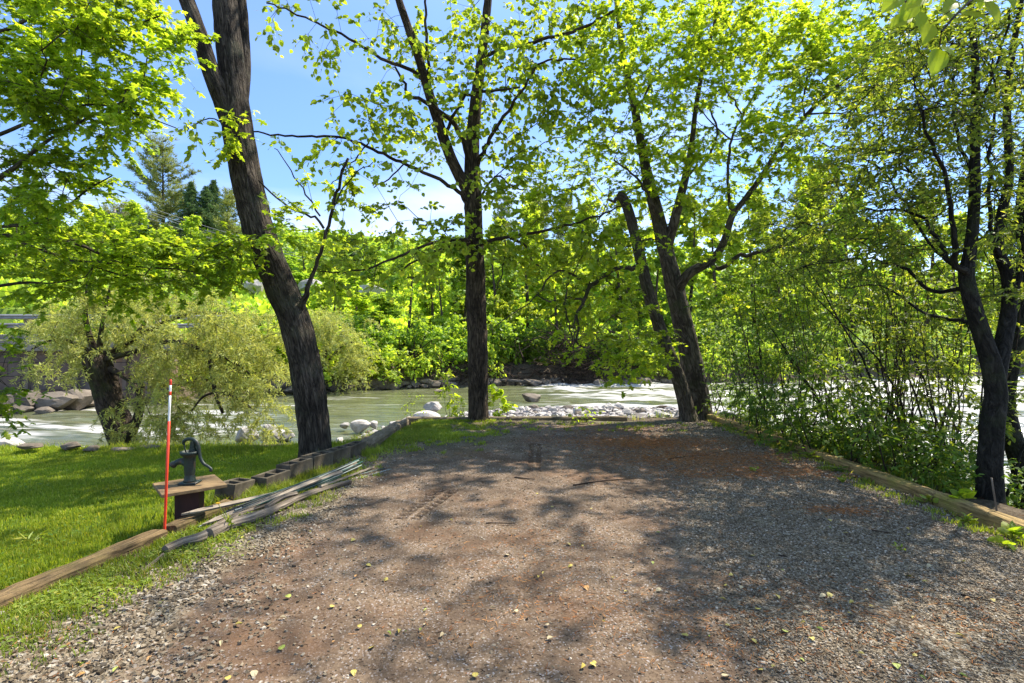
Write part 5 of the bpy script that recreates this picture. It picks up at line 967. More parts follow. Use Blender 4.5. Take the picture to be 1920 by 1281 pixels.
def timber(name, label, a, b, w, h, mt, seed, rot=0, group='landscape timbers edging the driveway', z=0):
    a = np.array(a, float); b = np.array(b, float); L_ = np.linalg.norm(b-a); n = int(L_/.025); r = np.random.default_rng(seed); t = np.linspace(0, 1, n)
    q = [(-.5, 0), (-.5, .78), (-.42, .95), (-.3, 1), (-.1, 1.0), (.1, 1.0), (.3, 1), (.42, .95), (.5, .78), (.5, 0)]; k = len(q); V = []
    for i in range(n):
        s = t[i]*L_; er = 1-.12*(1-min(1, min(s, L_-s)/.02))
        for j, (u, v) in enumerate(q):
            nz = (float(fbm(s*2.5+seed, j*.35+seed, seed))-.5)*.16*(1+rot*1.6)+(float(vn(s*14, j*.9, seed+3))-.5)*.05*(1+rot*2)
            V.append((s, u*w*er*(1+nz), v*h*(1+nz*.9)*er-(.3*h if v == 0 else 0)))
    F = [(i*k+j, (i+1)*k+j, (i+1)*k+j+1, i*k+j+1) for i in range(n-1) for j in range(k-1)]
    V = np.array(V); mb = MB(); mb.add(V, [np.array(F)]); mb.add(V[:k], [np.array([tuple(range(k))])]); mb.add(V[-k:], [np.array([tuple(range(k))[::-1]])])
    o = mb.build(name, mt, None, smooth=False); o.location = (*a[:2], a[2]+z); o.rotation_euler = (0, -math.asin((b[2]-a[2])/L_), math.atan2(b[1]-a[1], b[0]-a[0])); return tag(o, label, 'timber', group)
def G0(px, py, z=0):
    d = (EYE-z)*FPX/(py-CY); return ((px-CX)/FPX*d, d)
timber('landscape_timber', 'nearest of the three mossy timbers on the right, running out at the right edge', (4.22, 2.4, 0), (4.21, 5.25, 0), .15, .11, M_tr, 1)
timber('landscape_timber', 'middle mossy timber of the right hand row beside the thicket', (4.21, 5.27, 0), (4.17, 8.1, 0), .15, .11, M_tr, 2)
timber('landscape_timber', 'farthest timber of the right hand row ending by the corner maple', (4.17, 8.13, 0), (4.05, 10.95, 0), .15, .115, M_tr, 3)
timber('landscape_timber', 'brown timber nearest the camera between lawn and gravel, with cracked top', (-3.52, 1.0, -.01), (*G0(302, 1010), 0), .145, .085, M_tl, 4, rot=.5)
timber('landscape_timber', 'short shaded timber between the red stake and the concrete blocks', (*G0(318, 1004), 0), (*G0(432, 950), -.02), .14, .09, M_tl, 5, rot=.5)
timber('landscape_timber', 'long thin timber closing the far end of the driveway by the basswood trunk', (-2.12, 10.66, -.03), (2.35, 10.95, -.05), .14, .12, M_rot, 6)
timber('rotten_timber', 'rotten weathered timber beyond the concrete blocks sloping to the water', (-2.12, 7.72, -.02), (-2.1, 10.3, -.06), .22, .17, M_rot, 7, rot=1)
def stone_step(px, py, d, w, h, lab, seed): rock(px, py, d, w*.62, h*.7, .3, lab, pale=False, rz=.1, seed=seed, group='flat edging stones at the lawn edge', sink=.3, name='edging_stone', xyz=None)
for a in [(232, 846, 8.35, .62, .16, 'flat tan stone slab left of the willow base on the lawn edge', 1), (275, 842, 8.5, .8, .14, 'long flat tan slab at the far lawn edge behind the red stake', 4), (130, 838, 8.3, .5, .15, 'brown edging stone at the far lawn edge near the left', 3), (172, 843, 8.3, .3, .13, 'small pale edging stone among weeds at the lawn edge', 6), (60, 838, 8.2, .6, .12, 'low edging stone at the lawn edge by the left border', 2)]: stone_step(*a)
# ------------------------------------------------------------ concrete blocks
M_blk = simple('block_concrete', (.07, .065, .055), (.24, .22, .18), 9, .95, .8, .1)
m, nt, L, o = mat('block_concrete_weathered'); tc = N(nt, 'ShaderNodeTexCoord'); n1 = noise(nt, 4, 6, .65, tc.outputs['Object']); n2 = noise(nt, 120, 3, .6, tc.outputs['Object']); sp = N(nt, 'ShaderNodeSeparateXYZ'); oi = N(nt, 'ShaderNodeObjectInfo')
c = mixc(nt, mapr(nt, n1.outputs[0], .35, .65), (.05, .042, .03), (.16, .135, .10)); c = mixc(nt, mapr(nt, n2.outputs[0], .55, .7, 0, .5), c, (.07, .06, .05)); c = mixc(nt, mapr(nt, n1.outputs[0], .58, .72, 0, .5), c, (.11, .13, .04)); prin(nt, o, c, .95, .1, bump(nt, n2.outputs[0], .6, .006)); M_blk = m
def cblock(label, p, rz, rx=0, ry=0, name='concrete_block'):
    """two-core hollow block, length along x 0.40, width 0.19, height 0.19"""
    Lh, Wd, H, t, fl = .40, .195, .19, .033, .01
    xs_ = [-Lh/2, -Lh/2+t, -t*.55, t*.55, Lh/2-t, Lh/2]; ys_ = [-Wd/2, -Wd/2+t, Wd/2-t, Wd/2]; V = []; F = []
    id_ = {}
    def v(i, j, k):
        if (i, j, k) not in id_: id_[(i, j, k)] = len(V); V.append((xs_[i], ys_[j], k*H))
        return id_[(i, j, k)]
    solid = lambda i, j: not (j == 1 and i in (1, 3))
    for i in range(5):
        for j in range(3):
            if not solid(i, j): continue
            F.append((v(i, j, 1), v(i+1, j, 1), v(i+1, j+1, 1), v(i, j+1, 1))); F.append((v(i, j, 0), v(i, j+1, 0), v(i+1, j+1, 0), v(i+1, j, 0)))
            for (di, dj, a, b) in ((-1, 0, (i, j+1), (i, j)), (1, 0, (i+1, j), (i+1, j+1)), (0, -1, (i, j), (i+1, j)), (0, 1, (i+1, j+1), (i, j+1))):
                ii, jj = i+di, j+dj
                if 0 <= ii < 5 and 0 <= jj < 3 and solid(ii, jj): continue
                F.append((v(*a, 0), v(*b, 0), v(*b, 1), v(*a, 1)))
    o = mesh(name, np.array(V, float), [np.array(F)], M_blk); bv = o.modifiers.new('bevel', 'BEVEL'); bv.width = .005; bv.segments = 2
    o.location = p; o.rotation_euler = (rx, ry, rz); return tag(o, label, 'concrete block', 'concrete blocks in a row beside the leaning maple')
b0_, b1_ = np.array([-2.70, 5.62]), np.array([-2.16, 7.6]); dv = (b1_-b0_)/np.linalg.norm(b1_-b0_); rzb = math.atan2(dv[1], dv[0])
lab = ['grass grown shaded hollow block second from the near end of the row', 'third hollow block in the row, lighter, right of the grassy one', 'fourth hollow block in the row, in front of the leaning maple roots', 'fifth hollow block in the row right under the leaning maple trunk', 'farthest hollow block, touching the rotten timber']
for k in range(5):
    c = b0_+dv*.41*(k+.55); cblock(lab[k], (c[0], c[1], (-.03, .01, .015, .0, -.01)[k]), rzb+random.uniform(-.03, .03), rx=random.uniform(-.04, .04), ry=random.uniform(-.03, .03))
cblock('dark hollow block tipped over at the near end of the row', (-2.83, 5.42, -.01), rzb+.25, rx=.10, ry=.12)
# ------------------------------------------------------------ pile of rods, boards and driftwood
M_gw = timber_mat('grey_weathered_wood', (.12, .098, .075), (.34, .29, .23), (.2, .165, .125)); 
M_dw = bark_mat('driftwood_pale', (.09, .07, .05), (.38, .32, .26), 6, .08, st=.7)
def rodm(name, c, r=.45): m, nt, L, o = mat(name); tc = N(nt, 'ShaderNodeTexCoord'); n1 = noise(nt, 6, 3, .6, tc.outputs['Object']); prin(nt, o, mixc(nt, n1.outputs[0], tuple(a*.6 for a in c), tuple(a*1.3 for a in c)), r, .4); return m
M_rod = [rodm('rod_green', (.02, .075, .06)), rodm('rod_pale', (.26, .31, .27)), rodm('rod_dark', (.03, .04, .04)), rodm('rod_grey', (.22, .25, .24))]
def gl(px, py, z): d = (EYE-z)*FPX/(py-CY); return d
def glog(label, pts, mt, name='driftwood_pole', disp=.22, sides=12): return log(name, label, [(a, b, gl(a, b, z), w) for a, b, z, w in pts], mt, cat='driftwood pole' if name == 'driftwood_pole' else 'stick', sides=sides, disp=disp, group='grey poles in the scrap pile')
glog('longest pale driftwood pole lying along the gravel edge of the pile', [(392, 1003, .05, 23), (430, 985, .05, 21), (470, 972, .05, 20), (520, 952, .05, 15), (580, 926, .05, 12), (657, 903, .05, 9)], M_dw)
glog('knobbly grey driftwood pole nearest the red stake', [(310, 1032, .04, 18), (345, 1016, .045, 18), (380, 1006, .045, 20), (440, 968, .04, 14), (500, 948, .04, 10), (560, 926, .04, 7)], M_dw)
glog('grey pole with rough bark at the far end of the pile below the rods', [(565, 908, .06, 8), (610, 893, .07, 11), (645, 880, .08, 13), (668, 873, .09, 15)], M_dw)
glog('thin pale stick poking out of the pile into the weeds', [(259, 1076, .02, 6), (285, 1057, .025, 6), (306, 1040, .03, 7)], M_dw, name='stick', disp=.1)
glog('short forked grey pole lying under the middle of the pile', [(500, 950, .09, 9), (530, 932, .1, 10), (556, 925, .1, 8)], M_dw)
def board(label, a, b, w, t, mt, name='board'):
    A = P(a[0], a[1], gl(*a)); B = P(b[0], b[1], gl(*b)); L_ = np.linalg.norm(B-A); mb = MB(); q = [(0, 0), (.09, .5), (.2, .5), (1, .5)]
    V = []; 
    for s, h in ((0, .04), (.14/L_ if L_ > .2 else .1, .45), (.5, .5), (1, .5)):
        for (u, v) in ((-h, -.5), (h, -.5), (h, .5), (-h, .5)): V.append((s*L_, u*w, v*t))
    F = [(i*4+j, i*4+4+j, i*4+4+(j+1) % 4, i*4+(j+1) % 4) for i in range(3) for j in range(4)]+[(0, 1, 2, 3), (15, 14, 13, 12)]; mb.add(V, [np.array(F)]); o = mb.build(name, mt)
    D = Vector(B-A); o.location = A; o.rotation_euler = (.35, -math.asin(D.z/D.length), math.atan2(D.y, D.x)); return tag(o, label, 'board', 'boards in the scrap pile')
board('grey pointed board sticking out of the pile in front of the pump post', (340, 965, .14), (520, 925, .1), .045, .018, M_gw)
board('second grey board crossing under the rods beside the flower', (378, 985, .05), (600, 898, .12), .05, .018, M_gw)
board('grey board lying flat along the upper side of the pile', (420, 962, .05), (640, 885, .1), .05, .02, M_gw)
board('pale pointed stake lying across the far end of the rods', (703, 875, .03), (600, 912, .09), .035, .02, M_gw, 'stake')
rods = [(470, 938, .12, 675, 860, .15, 0), (462, 944, .11, 673, 863, .14, 1), (455, 950, .10, 671, 866, .12, 2), (480, 948, .08, 676, 868, .12, 0), (440, 957, .09, 668, 870, .11, 3), (500, 942, .07, 678, 872, .1, 1), (450, 948, .13, 660, 866, .16, 2), (520, 935, .08, 680, 865, .13, 0),
        (552, 914, .06, 730, 874, .02, 0), (560, 918, .05, 732, 880, .02, 3), (545, 912, .08, 722, 878, .03, 2), (575, 915, .05, 742, 877, .015, 0), (400, 972, .06, 610, 900, .08, 2), (430, 966, .05, 640, 893, .07, 0), (372, 988, .04, 560, 915, .08, 3)]
for i, (a, b, z1, c, d_, z2, k) in enumerate(rods):
    A = P(a, b, gl(a, b, z1)); B = P(c, d_, gl(c, d_, z2)); t = np.linspace(0, 1, 9)[:, None]; p = A+(B-A)*t; p[:, 2] -= .02*np.sin(t[:, 0]*3.1); V, Fs, U = tube(p, np.full(9, .006 if k != 3 else .008), 8)
    mb = MB(); mb.add(V, Fs, U); o = mb.build('rod', M_rod[k], None, smooth=True); base(o, A)
    tag(o, f"{('dark green', 'pale grey', 'black', 'dull grey')[k]} thin rod, {ords[i]} in the pile " + ('lying over the concrete block side' if i < 8 else 'with its tip out on the gravel' if i < 12 else 'under the boards by the flower'), 'rod', 'thin rods in the scrap pile')
# ------------------------------------------------------------ pump on its stand
m, nt, L, o = mat('pump_cast_iron'); tc = N(nt, 'ShaderNodeTexCoord'); n1 = noise(nt, 14, 6, .7, tc.outputs['Object']); n2 = noise(nt, 70, 4, .65, tc.outputs['Object']); c = mixc(nt, mapr(nt, n2.outputs[0], .3, .7), (.005, .013, .011), (.016, .032, .026)); c = mixc(nt, mapr(nt, n1.outputs[0], .55, .66, 0, .85), c, (.07, .03, .016)); prin(nt, o, c, .5, .45, bump(nt, n2.outputs[0], .6, .004)); M_iron0 = m; M_iron1 = simple('pump_cast_iron_plain', (.004, .011, .009), (.013, .025, .02), 30, .45, .5, .5); M_iron = M_iron0; M_rust = simple('rusty_post', (.018, .008, .007), (.06, .022, .016), 6, .7, .5, sx=(1, 1, .3)); M_tab = simple('stand_board', (.10, .06, .03), (.26, .18, .09), 5, .85, .6, sx=(1, 3, 1))
bx_, by_ = -2.9, 4.80; root = empty('pump_stand', (bx_, by_, -.15), 'dark square post with a square wooden board on top carrying the hand pump', 'stand')
mb = MB(); V, F = box((0, 0, .21), (.19, .19, .46), rz=.3, bev=.006); mb.add(V, F); mb.build('post', M_rust, root)
mb = MB(); V, F = box((0, 0, .456), (.50, .48, .03), rz=.72, bev=.004); mb.add(V, F); mb.build('board', M_tab, root)
pz = -.15+.471; root = empty('hand_pump', (bx_, by_, pz), 'dark green cast iron hand pump with curved handle on the wooden board', 'hand pump')
mb = MB()
V, F = box((0, 0, .010), (.15, .13, .02), rz=.1, bev=.006); mb.add(V, F)
prof = [(.001, .018), (.052, .02), (.052, .032), (.045, .045), (.046, .06), (.040, .075), (.043, .09), (.046, .13), (.047, .20), (.049, .235), (.056, .25), (.072, .262), (.078, .275), (.078, .292), (.070, .294), (.066, .28), (.05, .262), (.001, .26)]; V, F = lathe(prof, (0, 0, 0), 32); mb.add(V, F)
mb.build('body', M_iron, root, smooth=True)
mb = MB(); p = catmull(np.array([[-.03, 0, .185], [-.07, 0, .20], [-.105, -.005, .195], [-.135, -.01, .178], [-.150, -.01, .165]]), .008); r_ = np.interp(np.linspace(0, 1, len(p)), [0, .3, .75, .8, 1], [.036, .030, .024, .031, .031]); V, Fs, U = tube(p, r_, 20); mb.add(V, Fs, U); mb.build('spout', M_iron, root, smooth=True)
mb = MB()  # bracket with two cheeks
for s in (-1, 1):
    V = []; 
    for yy_ in (s*.016-.004, s*.016+.004): V += [(.0, yy_, .285), (.062, yy_, .285), (.045, yy_, .33), (.052, yy_, .375), (.035, yy_, .392), (.016, yy_, .378), (.012, yy_, .34)]
    F = [tuple(range(6, -1, -1)), tuple(range(7, 14))]; mb.add(V, [np.array(F)]); mb.add(V, [np.array([(j, (j+1) % 7, 7+(j+1) % 7, 7+j) for j in range(7)])])
V, F = lathe([(.001, -.026), (.010, -.026), (.010, .026), (.001, .026)], (.034, 0, .372), 12, axis=(0, 1, 0)); mb.add(V, F); mb.build('bracket', M_iron, root)
mb = MB(); p = catmull(np.array([[-.052, 0, .352], [-.058, 0, .366], [-.045, 0, .388], [-.012, 0, .402], [.03, 0, .398], [.062, 0, .372], [.078, 0, .33], [.086, 0, .28], [.100, -.002, .225], [.130, -.005, .18], [.172, -.008, .155], [.198, -.01, .132], [.192, -.01, .115]]), .008); r_ = np.interp(np.linspace(0, 1, len(p)), [0, .08, .3, .6, .9, 1], [.011, .015, .018, .015, .012, .014]); V, Fs, U = tube(p, r_, 14); mb.add(V, Fs, U); mb.build('handle', M_iron, root, smooth=True)
mb = MB(); V, Fs, U = tube(np.array([[-.048, 0, .355], [-.046, 0, .32], [-.03, 0, .27]]), np.array([.006, .006, .006]), 10); mb.add(V, Fs, U); mb.build('piston_rod', M_iron, root, smooth=True)
# ------------------------------------------------------------ red stake
m_, nt, L, o = mat('stake_red'); tc = N(nt, 'ShaderNodeTexCoord'); n1 = noise(nt, 40, 4, .7, tc.outputs['Object']); n2 = noise(nt, 5, 3, .6, tc.outputs['Object']); prin(nt, o, mixc(nt, mapr(nt, n1.outputs[0], .58, .66, 0, .8), mixc(nt, mapr(nt, n2.outputs[0], .35, .65), (.62, .035, .015), (.80, .07, .025)), (.35, .12, .07)), .5, .35); M_red = m_; m_, nt, L, o = mat('stake_white'); prin(nt, o, (.75, .75, .74), .45, .4); M_wht = m_
d_ = 4.36; A = P(308, 1006, d_); Bp = P(320, 712, d_); root = empty('marker_stake', tuple(A), 'thin red driveway stake with a white top standing by the left timber', 'stake')
D = Bp-A
def seg(t0, t1, mt, nm, r=.0105):
    mb = MB(); p = np.array([D*t0, D*((t0+t1)/2), D*t1]); V, Fs, U = tube(p, np.full(3, r), 12); mb.add(V, Fs, U); mb.build(nm, mt, root, smooth=True)
seg(-.03, .735, M_red, 'shaft'); seg(.735, .90, M_wht, 'white_band', .0085); seg(.90, .925, M_red, 'red_band', .0087); seg(.925, .965, M_wht, 'white_band', .0085); seg(.965, 1, M_red, 'tip', .0085)
# thin stalk at right
log('garden_stake', 'thin pale cane leaning beside the dark forked tree behind the timber', [(1873, 984, 4.66, 3.2), (1866, 940, 4.7, 3), (1859, 896, 4.75, 2.8)], M_dw, cat='cane', sides=8, disp=.02)
# fallen sticks on the drive
for i, (a, b, c, d2, w, lab) in enumerate([(1075, 913, 1210, 898, 3, 'long thin bent twig lying across the middle of the driveway'), (911, 988, 965, 987, 2.5, 'short brown twig on the bare earth near the tread marks'), (965, 900, 1003, 903, 3, 'short dark stick left of the narrow tread mark'), (1635, 1000, 1668, 1005, 3.5, 'stubby brown stick on the gravel at the right'), (1460, 1045, 1478, 1048, 3, 'short tan stick on the gravel right of centre'), (1800, 1120, 1870, 1138, 2.5, 'thin brown twig near the right picture edge'), (1255, 862, 1330, 854, 3.5, 'dark stick lying in the rust coloured needles')]):
    x0, y0 = G0(a, b); x1, y1 = G0(c, d2); z = float(zdrive(np.array([x0]), np.array([y0]))[0])+.02; t = np.linspace(0, 1, 7)[:, None]; p = np.array([x0, y0, z])+(np.array([x1, y1, z])-np.array([x0, y0, z]))*t+np.stack([0*t[:, 0], .05*np.sin(t[:, 0]*4+i)*(x1-x0), 0*t[:, 0]], -1)
    V, Fs, U = tube(p, np.full(7, w/FPX*y0/2)*np.linspace(1, .5, 7), 6); mb = MB(); mb.add(V, Fs, U); o = mb.build('fallen_twig', B_twig, None, smooth=True); base(o, p[0]); tag(o, lab, 'twig')
# ------------------------------------------------------------ grass, weeds, litter
M_lawn = leaf_mat('grass_lawn', (.12, .19, .02), (.21, .28, .028), (.42, .42, .10), .45, 2.0, .9); M_gr2 = leaf_mat('grass_tuft', (.12, .18, .02), (.20, .27, .03), (.38, .36, .08), .4, 1.8, 1.5)
def blades(x, y, z, h, w, lean=.45):
    n = len(x); a = rng.uniform(0, 6.28, n); l = rng.uniform(.05, 1, n)*lean*h; dx, dy = np.cos(a), np.sin(a); b = rng.uniform(0, 6.28, n); wx, wy = np.cos(b)*w/2, np.sin(b)*w/2
    V = np.stack([np.stack([x-wx, y-wy, z], -1), np.stack([x+wx, y+wy, z], -1), np.stack([x+wx*.8+dx*l*.35, y+wy*.8+dy*l*.35, z+h*.6], -1), np.stack([x-wx*.8+dx*l*.35, y-wy*.8+dy*l*.35, z+h*.6], -1), np.stack([x+dx*l, y+dy*l, z+h], -1)], 1).reshape(-1, 3)
    k = np.arange(n)[:, None]*5; return V, [np.array([[0, 1, 2, 3]])+k, np.array([[3, 2, 4]])+k]
n = 480000; y = 1.0+8.0*rng.uniform(0, 1, n)**.85; x = -rng.uniform(0, 1, n)*(y*1.02+2.2); k = lawn_in(x, y); x, y = x[k], y[k]; z = zpad(x, y)+.018
kk = rng.uniform(0, 1, len(x)) < .25+1.5*sstep(.25, .5, fbm(x*2.3, y*2.3, 88)); x, y, z = x[kk], y[kk], z[kk]
pt = fbm(x*1.2, y*1.2, 70, 3); h = (.022+.03*rng.uniform(0, 1, len(x)))*(.7+.7*pt)*(1+.8*sstep(1.3, .2, left_edge(y)-x)*(vn(x*3, y*3, 72) > .45)+1.2*sstep(.9, .2, sdf(x, y, PAD)))
V, Fs = blades(x, y, z, h, .0035+.0011*y); tag(mesh('lawn_grass', V, Fs, M_lawn), 'short mown grass of the lawn', 'grass', None, 'stuff')
n = 5200; y = 2.6+6*rng.uniform(0, 1, n)**.8; x = -rng.uniform(0, 1, n)*(y*1.02+.3); k = lawn_in(x, y) & (fbm(x*1.6, y*1.6, 91) > .56); x, y = x[k], y[k]; z = zpad(x, y)+rng.uniform(.04, .075, len(x))
V, F = place(np.stack([x, y, z], -1), rng.normal(size=(len(x), 3))*np.array([1, 1, .2]), rng.normal(size=(len(x), 3))*.25+np.array([0, 0, 1]), rng.uniform(.02, .045, len(x)), OVAL)
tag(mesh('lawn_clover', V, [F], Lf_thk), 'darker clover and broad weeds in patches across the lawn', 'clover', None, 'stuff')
# tufts on the edges of the drive
def tufts(cx, cy, n, s, hh, zf): return cx+rng.normal(size=n)*s, cy+rng.normal(size=n)*s
cx = []; cyy = []; 
for q in range(4600):
    y = rng.uniform(2.2, 10.7); x = left_edge(y)+abs(rng.normal())*.42
    if rng.uniform() < .5:
        x, y = -1.45+rng.normal()*.75, min(10.6, 9.3+rng.normal()*.75)
        if x < left_edge(y)+.1 or float(fbm(x*3.1, y*3.1, 95)) < .47: continue
    g = float(green_mask(np.array([x]), np.array([y]))[0])
    if rng.uniform() < g*1.0: cx.append(x); cyy.append(y)
for q in range(110): cx.append(rng.normal()*.08+3.93); cyy.append(rng.uniform(3.5, 10.6))
for q in range(70): cx.append(rng.uniform(-1, 3.6)); cyy.append(rng.uniform(9.4, 10.6))
cx = np.repeat(np.array(cx), 22); cyy = np.repeat(np.array(cyy), 22); x = cx+rng.normal(size=len(cx))*.035; y = cyy+rng.normal(size=len(cx))*.035
V, Fs = blades(x, y, zdrive(x, y)+.005, rng.uniform(.02, .065, len(x)), .004+.0008*y, .9); tag(mesh('edge_grass', V, Fs, M_gr2), 'patchy grass growing in from the driveway edges', 'grass', None, 'stuff')
# broad small weeds (clover-like) along the left
n = 22000; y = rng.uniform(2.2, 8, n); x = left_edge(y)+.1+np.abs(rng.normal(size=n))*.33; k = rng.uniform(size=n) < green_mask(x, y)*(fbm(x*4, y*4, 77) > .48); x, y = x[k], y[k]
V, F = place(np.stack([x, y, zdrive(x, y)+rng.uniform(.015, .05, len(x))], -1), rng.normal(size=(len(x), 3))*np.array([1, 1, .2]), rng.normal(size=(len(x), 3))*.3+np.array([0, 0, 1]), rng.uniform(.015, .04, len(x)), OVAL)
tag(mesh('ground_weeds', V, [F], M_gr2), 'low leafy weeds creeping over the left edge of the gravel', 'weeds', None, 'stuff')
n = 14000; t = rng.uniform(0, 1, n); x = -2.95+.85*t+rng.normal(size=n)*.14; y = 4.7+3.0*t+rng.normal(size=n)*.1; kk = fbm(x*3, y*3, 92) > .5; x, y = x[kk], y[kk]
V, Fs = blades(x, y, np.full(len(x), -.02), rng.uniform(.04, .15, len(x)), .007, .9); tag(mesh('pile_grass', V, Fs, M_gr2), 'grass growing up through the scrap pile and around the concrete blocks', 'grass', None, 'stuff')
# bank vegetation: grass behind lawn edge, under thicket
n = 60000; x = rng.uniform(-9, 9.5, n); y = rng.uniform(3, 13, n); dP = sdf(x, y, PAD); k = (dP < .55) & (dP > -1.6) & (sdf(x, y, LAND) > .6) & (vn(x*1.3, y*1.3, 78) > .35) & ((x > 4.36) | (y > 10.95) | (x < -2.6)); x, y = x[k], y[k]
V, Fs = blades(x, y, terrain(x, y)-.02, rng.uniform(.05, .22, len(x))*(.5+vn(x*2, y*2, 79))*np.where(x < 3, .62, .9), .009, .8); tag(mesh('bank_grass', V, Fs, M_lawn), 'longer grass on the bank behind the timbers and lawn', 'grass', None, 'stuff')
n = 52000; x = rng.uniform(4.35, 9, n); y = rng.uniform(2.5, 13, n); k = (sdf(x, y, LAND) > .5) & (fbm(x*1.2, y*1.2, 80) > .45) & (x > 4.45+.03*(y-3)+.12*vn(y*2, y*0, 5)); x, y = x[k], y[k]; z = terrain(x, y)+rng.uniform(.03, .62, len(x))*(.3+1.1*vn(x*1.2, y*1.2, 81))
V, F = place(np.stack([x, y, z], -1), rng.normal(size=(len(x), 3))*np.array([1, 1, .4]), rng.normal(size=(len(x), 3))*.4+np.array([0, 0, 1]), rng.uniform(.04, .10, len(x)), OVAL)
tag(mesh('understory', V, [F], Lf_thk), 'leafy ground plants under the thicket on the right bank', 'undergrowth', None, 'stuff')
# leaf litter / needles: rust coloured
M_ndl = stone_mat('needle_litter', [(0, (.17, .055, .016)), (.5, (.36, .135, .04)), (1, (.46, .24, .09))])
cl = [(2.2, 8.4, .7, .3, 7600), (2.65, 7.3, .75, .3, 7200), (3.0, 6.5, .7, .22, 3600), (3.1, 5.0, .22, .08, 500), (2.4, 3.0, .7, .3, 900), (1.2, 2.9, .7, .3, 700), (.2, 3.3, .5, .3, 500), (-2.6, 2.8, .35, .5, 600), (1.9, 9.6, .8, .3, 1200), (.3, 4.2, .5, .3, 400), (6.3, 6.3, .8, .6, 2500)]
xx = np.concatenate([c[0]+rng.normal(size=c[4])*c[2] for c in cl]); yy = np.concatenate([c[1]+rng.normal(size=c[4])*c[3]-(0)*1 for c in cl]); k = (xx < 4.05) | (xx > 4.4); xx, yy = xx[k], yy[k]; zz = np.where(xx < 4.2, zdrive(xx, yy)+.017, terrain(xx, yy)+.01)
a = rng.uniform(0, 6.28, len(xx)); A = np.stack([xx, yy, zz+.003], -1); B = A+np.stack([np.cos(a), np.sin(a), rng.normal(size=len(a))*.12], -1)*rng.uniform(.02, .05, len(a))[:, None]
v, f = sticks(A, B, .0016, .001); tag(mesh('rusty_litter', v, [f], M_ndl), 'rust brown fallen catkins and needles in drifts on the gravel', 'litter', None, 'stuff')
# fine debris crumbs on earth
n = 16000; x = rng.uniform(-3, 4, n); y = 2.2+7*rng.uniform(0, 1, n)**1.3; a = rng.uniform(0, 6.28, n); A = np.stack([x, y, zdrive(x, y)+.014], -1); B = A+np.stack([np.cos(a), np.sin(a), 0*a], -1)*rng.uniform(.008, .03, n)[:, None]
v, f = sticks(A, B, .0016, .0008); tag(mesh('debris', v, [f], simple('debris_bits', (.05, .03, .02), (.16, .09, .045), 40)), 'fine brown plant debris scattered over the driveway', 'debris', None, 'stuff')
# fallen leaves: individually
M_fl = [rodm('fallen_leaf_yellow', (.40, .32, .07), .6), rodm('fallen_leaf_green', (.26, .30, .05), .6), rodm('fallen_leaf_orange', (.36, .19, .06), .6), rodm('fallen_leaf_tan', (.42, .34, .20), .7)]
FLM = []
for k_ in range(4):
    for s_ in range(2):
        V, F = place(np.zeros((1, 3)), np.array([[1., 0, 0]]), np.array([[0, .15, 1.]]), np.array([1.]), (OVAL, BROAD)[s_]); V[:, 2] += .12*np.sin(V[:, 0]*3)+.1*np.abs(V[:, 1]); o = mesh('fallen_leaf', V, [F], M_fl[k_]); FLM.append(o.data); bpy.data.objects.remove(o)
spots = [(482, 1078+0), (476, 1125), (470, 1180), (362, 1218), (440, 1210), (250, 1218)]
pts = [(801, 1143), (798, 1158), (796, 1176), (762, 1188), (788, 1187), (725, 1188), (918, 1140), (1010, 1083), (1018, 1080), (985, 1045), (952, 1045), (1098, 1102), (743, 1073), (792, 990), (1258, 889), (1110, 955), (140, 1243), (285, 1232), (415, 1202), (440, 1172), (622, 1208), (694, 1220), (806, 1228), (1036, 1197), (1096, 1250), (1118, 1246), (1355, 1283-10), (1135, 1170), (1148, 1085), (1385, 1085), (1390, 1103), (1363, 1102), (1548, 1123), (1600, 1133), (1625, 1110), (1545, 1190), (1630, 1140), (1510, 1170), (1506, 1153), (1520, 1200), (1705, 1005), (1745, 1060), (1440, 1068), (1553, 975), (1590, 1003), (1820, 1122), (1330, 1200), (1410, 1202), (1860, 1125), (1290, 1197), (1620, 1137), (1455, 1122), (1238, 1000), (880, 1212), (30, 1163), (55, 1140), (160, 1262), (215, 1257), (620, 1140), (545, 1120), (505, 1175), (330, 1190), (665, 1085), (480, 960), (880, 860), (700, 870), (760, 845), (1700, 1080), (1790, 1190), (1720, 1230), (1500, 1240), (1240, 1110)]
area = ['near the lower left corner', 'on the bare earth in the lower middle', 'on the gravel in the lower right']
pts += [(int(random.uniform(20, 1900)), int(1281-390*random.random()**1.2)) for _ in range(75)]
pts = [p for p in pts if G0(p[0], p[1])[0] > left_edge(G0(p[0], p[1])[1])+.1 and G0(p[0], p[1])[0] < 4.0]
for i, (px, py) in enumerate(pts):
    z = .02; x, y = G0(px, py, z); z = float(zdrive(np.array([x]), np.array([y]))[0])+.026
    c = random.choice([0, 0, 1, 3, 0, 2]); o = bpy.data.objects.new('fallen_leaf', FLM[c*2+random.randint(0, 1)]); COL.objects.link(o); o.location = (x, y, z); s = random.uniform(.022, .046); o.scale = (s, s, s); o.rotation_euler = (random.uniform(-.35, .35), random.uniform(-.3, .3), random.uniform(0, 6.28))
    cn = ('yellow', 'yellow green', 'orange', 'pale tan')[c]; ar = area[0 if px < 560 else 1 if px < 1150 else 2]; tag(o, f'small {cn} fallen leaf {ar}', 'leaf', f'{cn} fallen leaves {ar}')
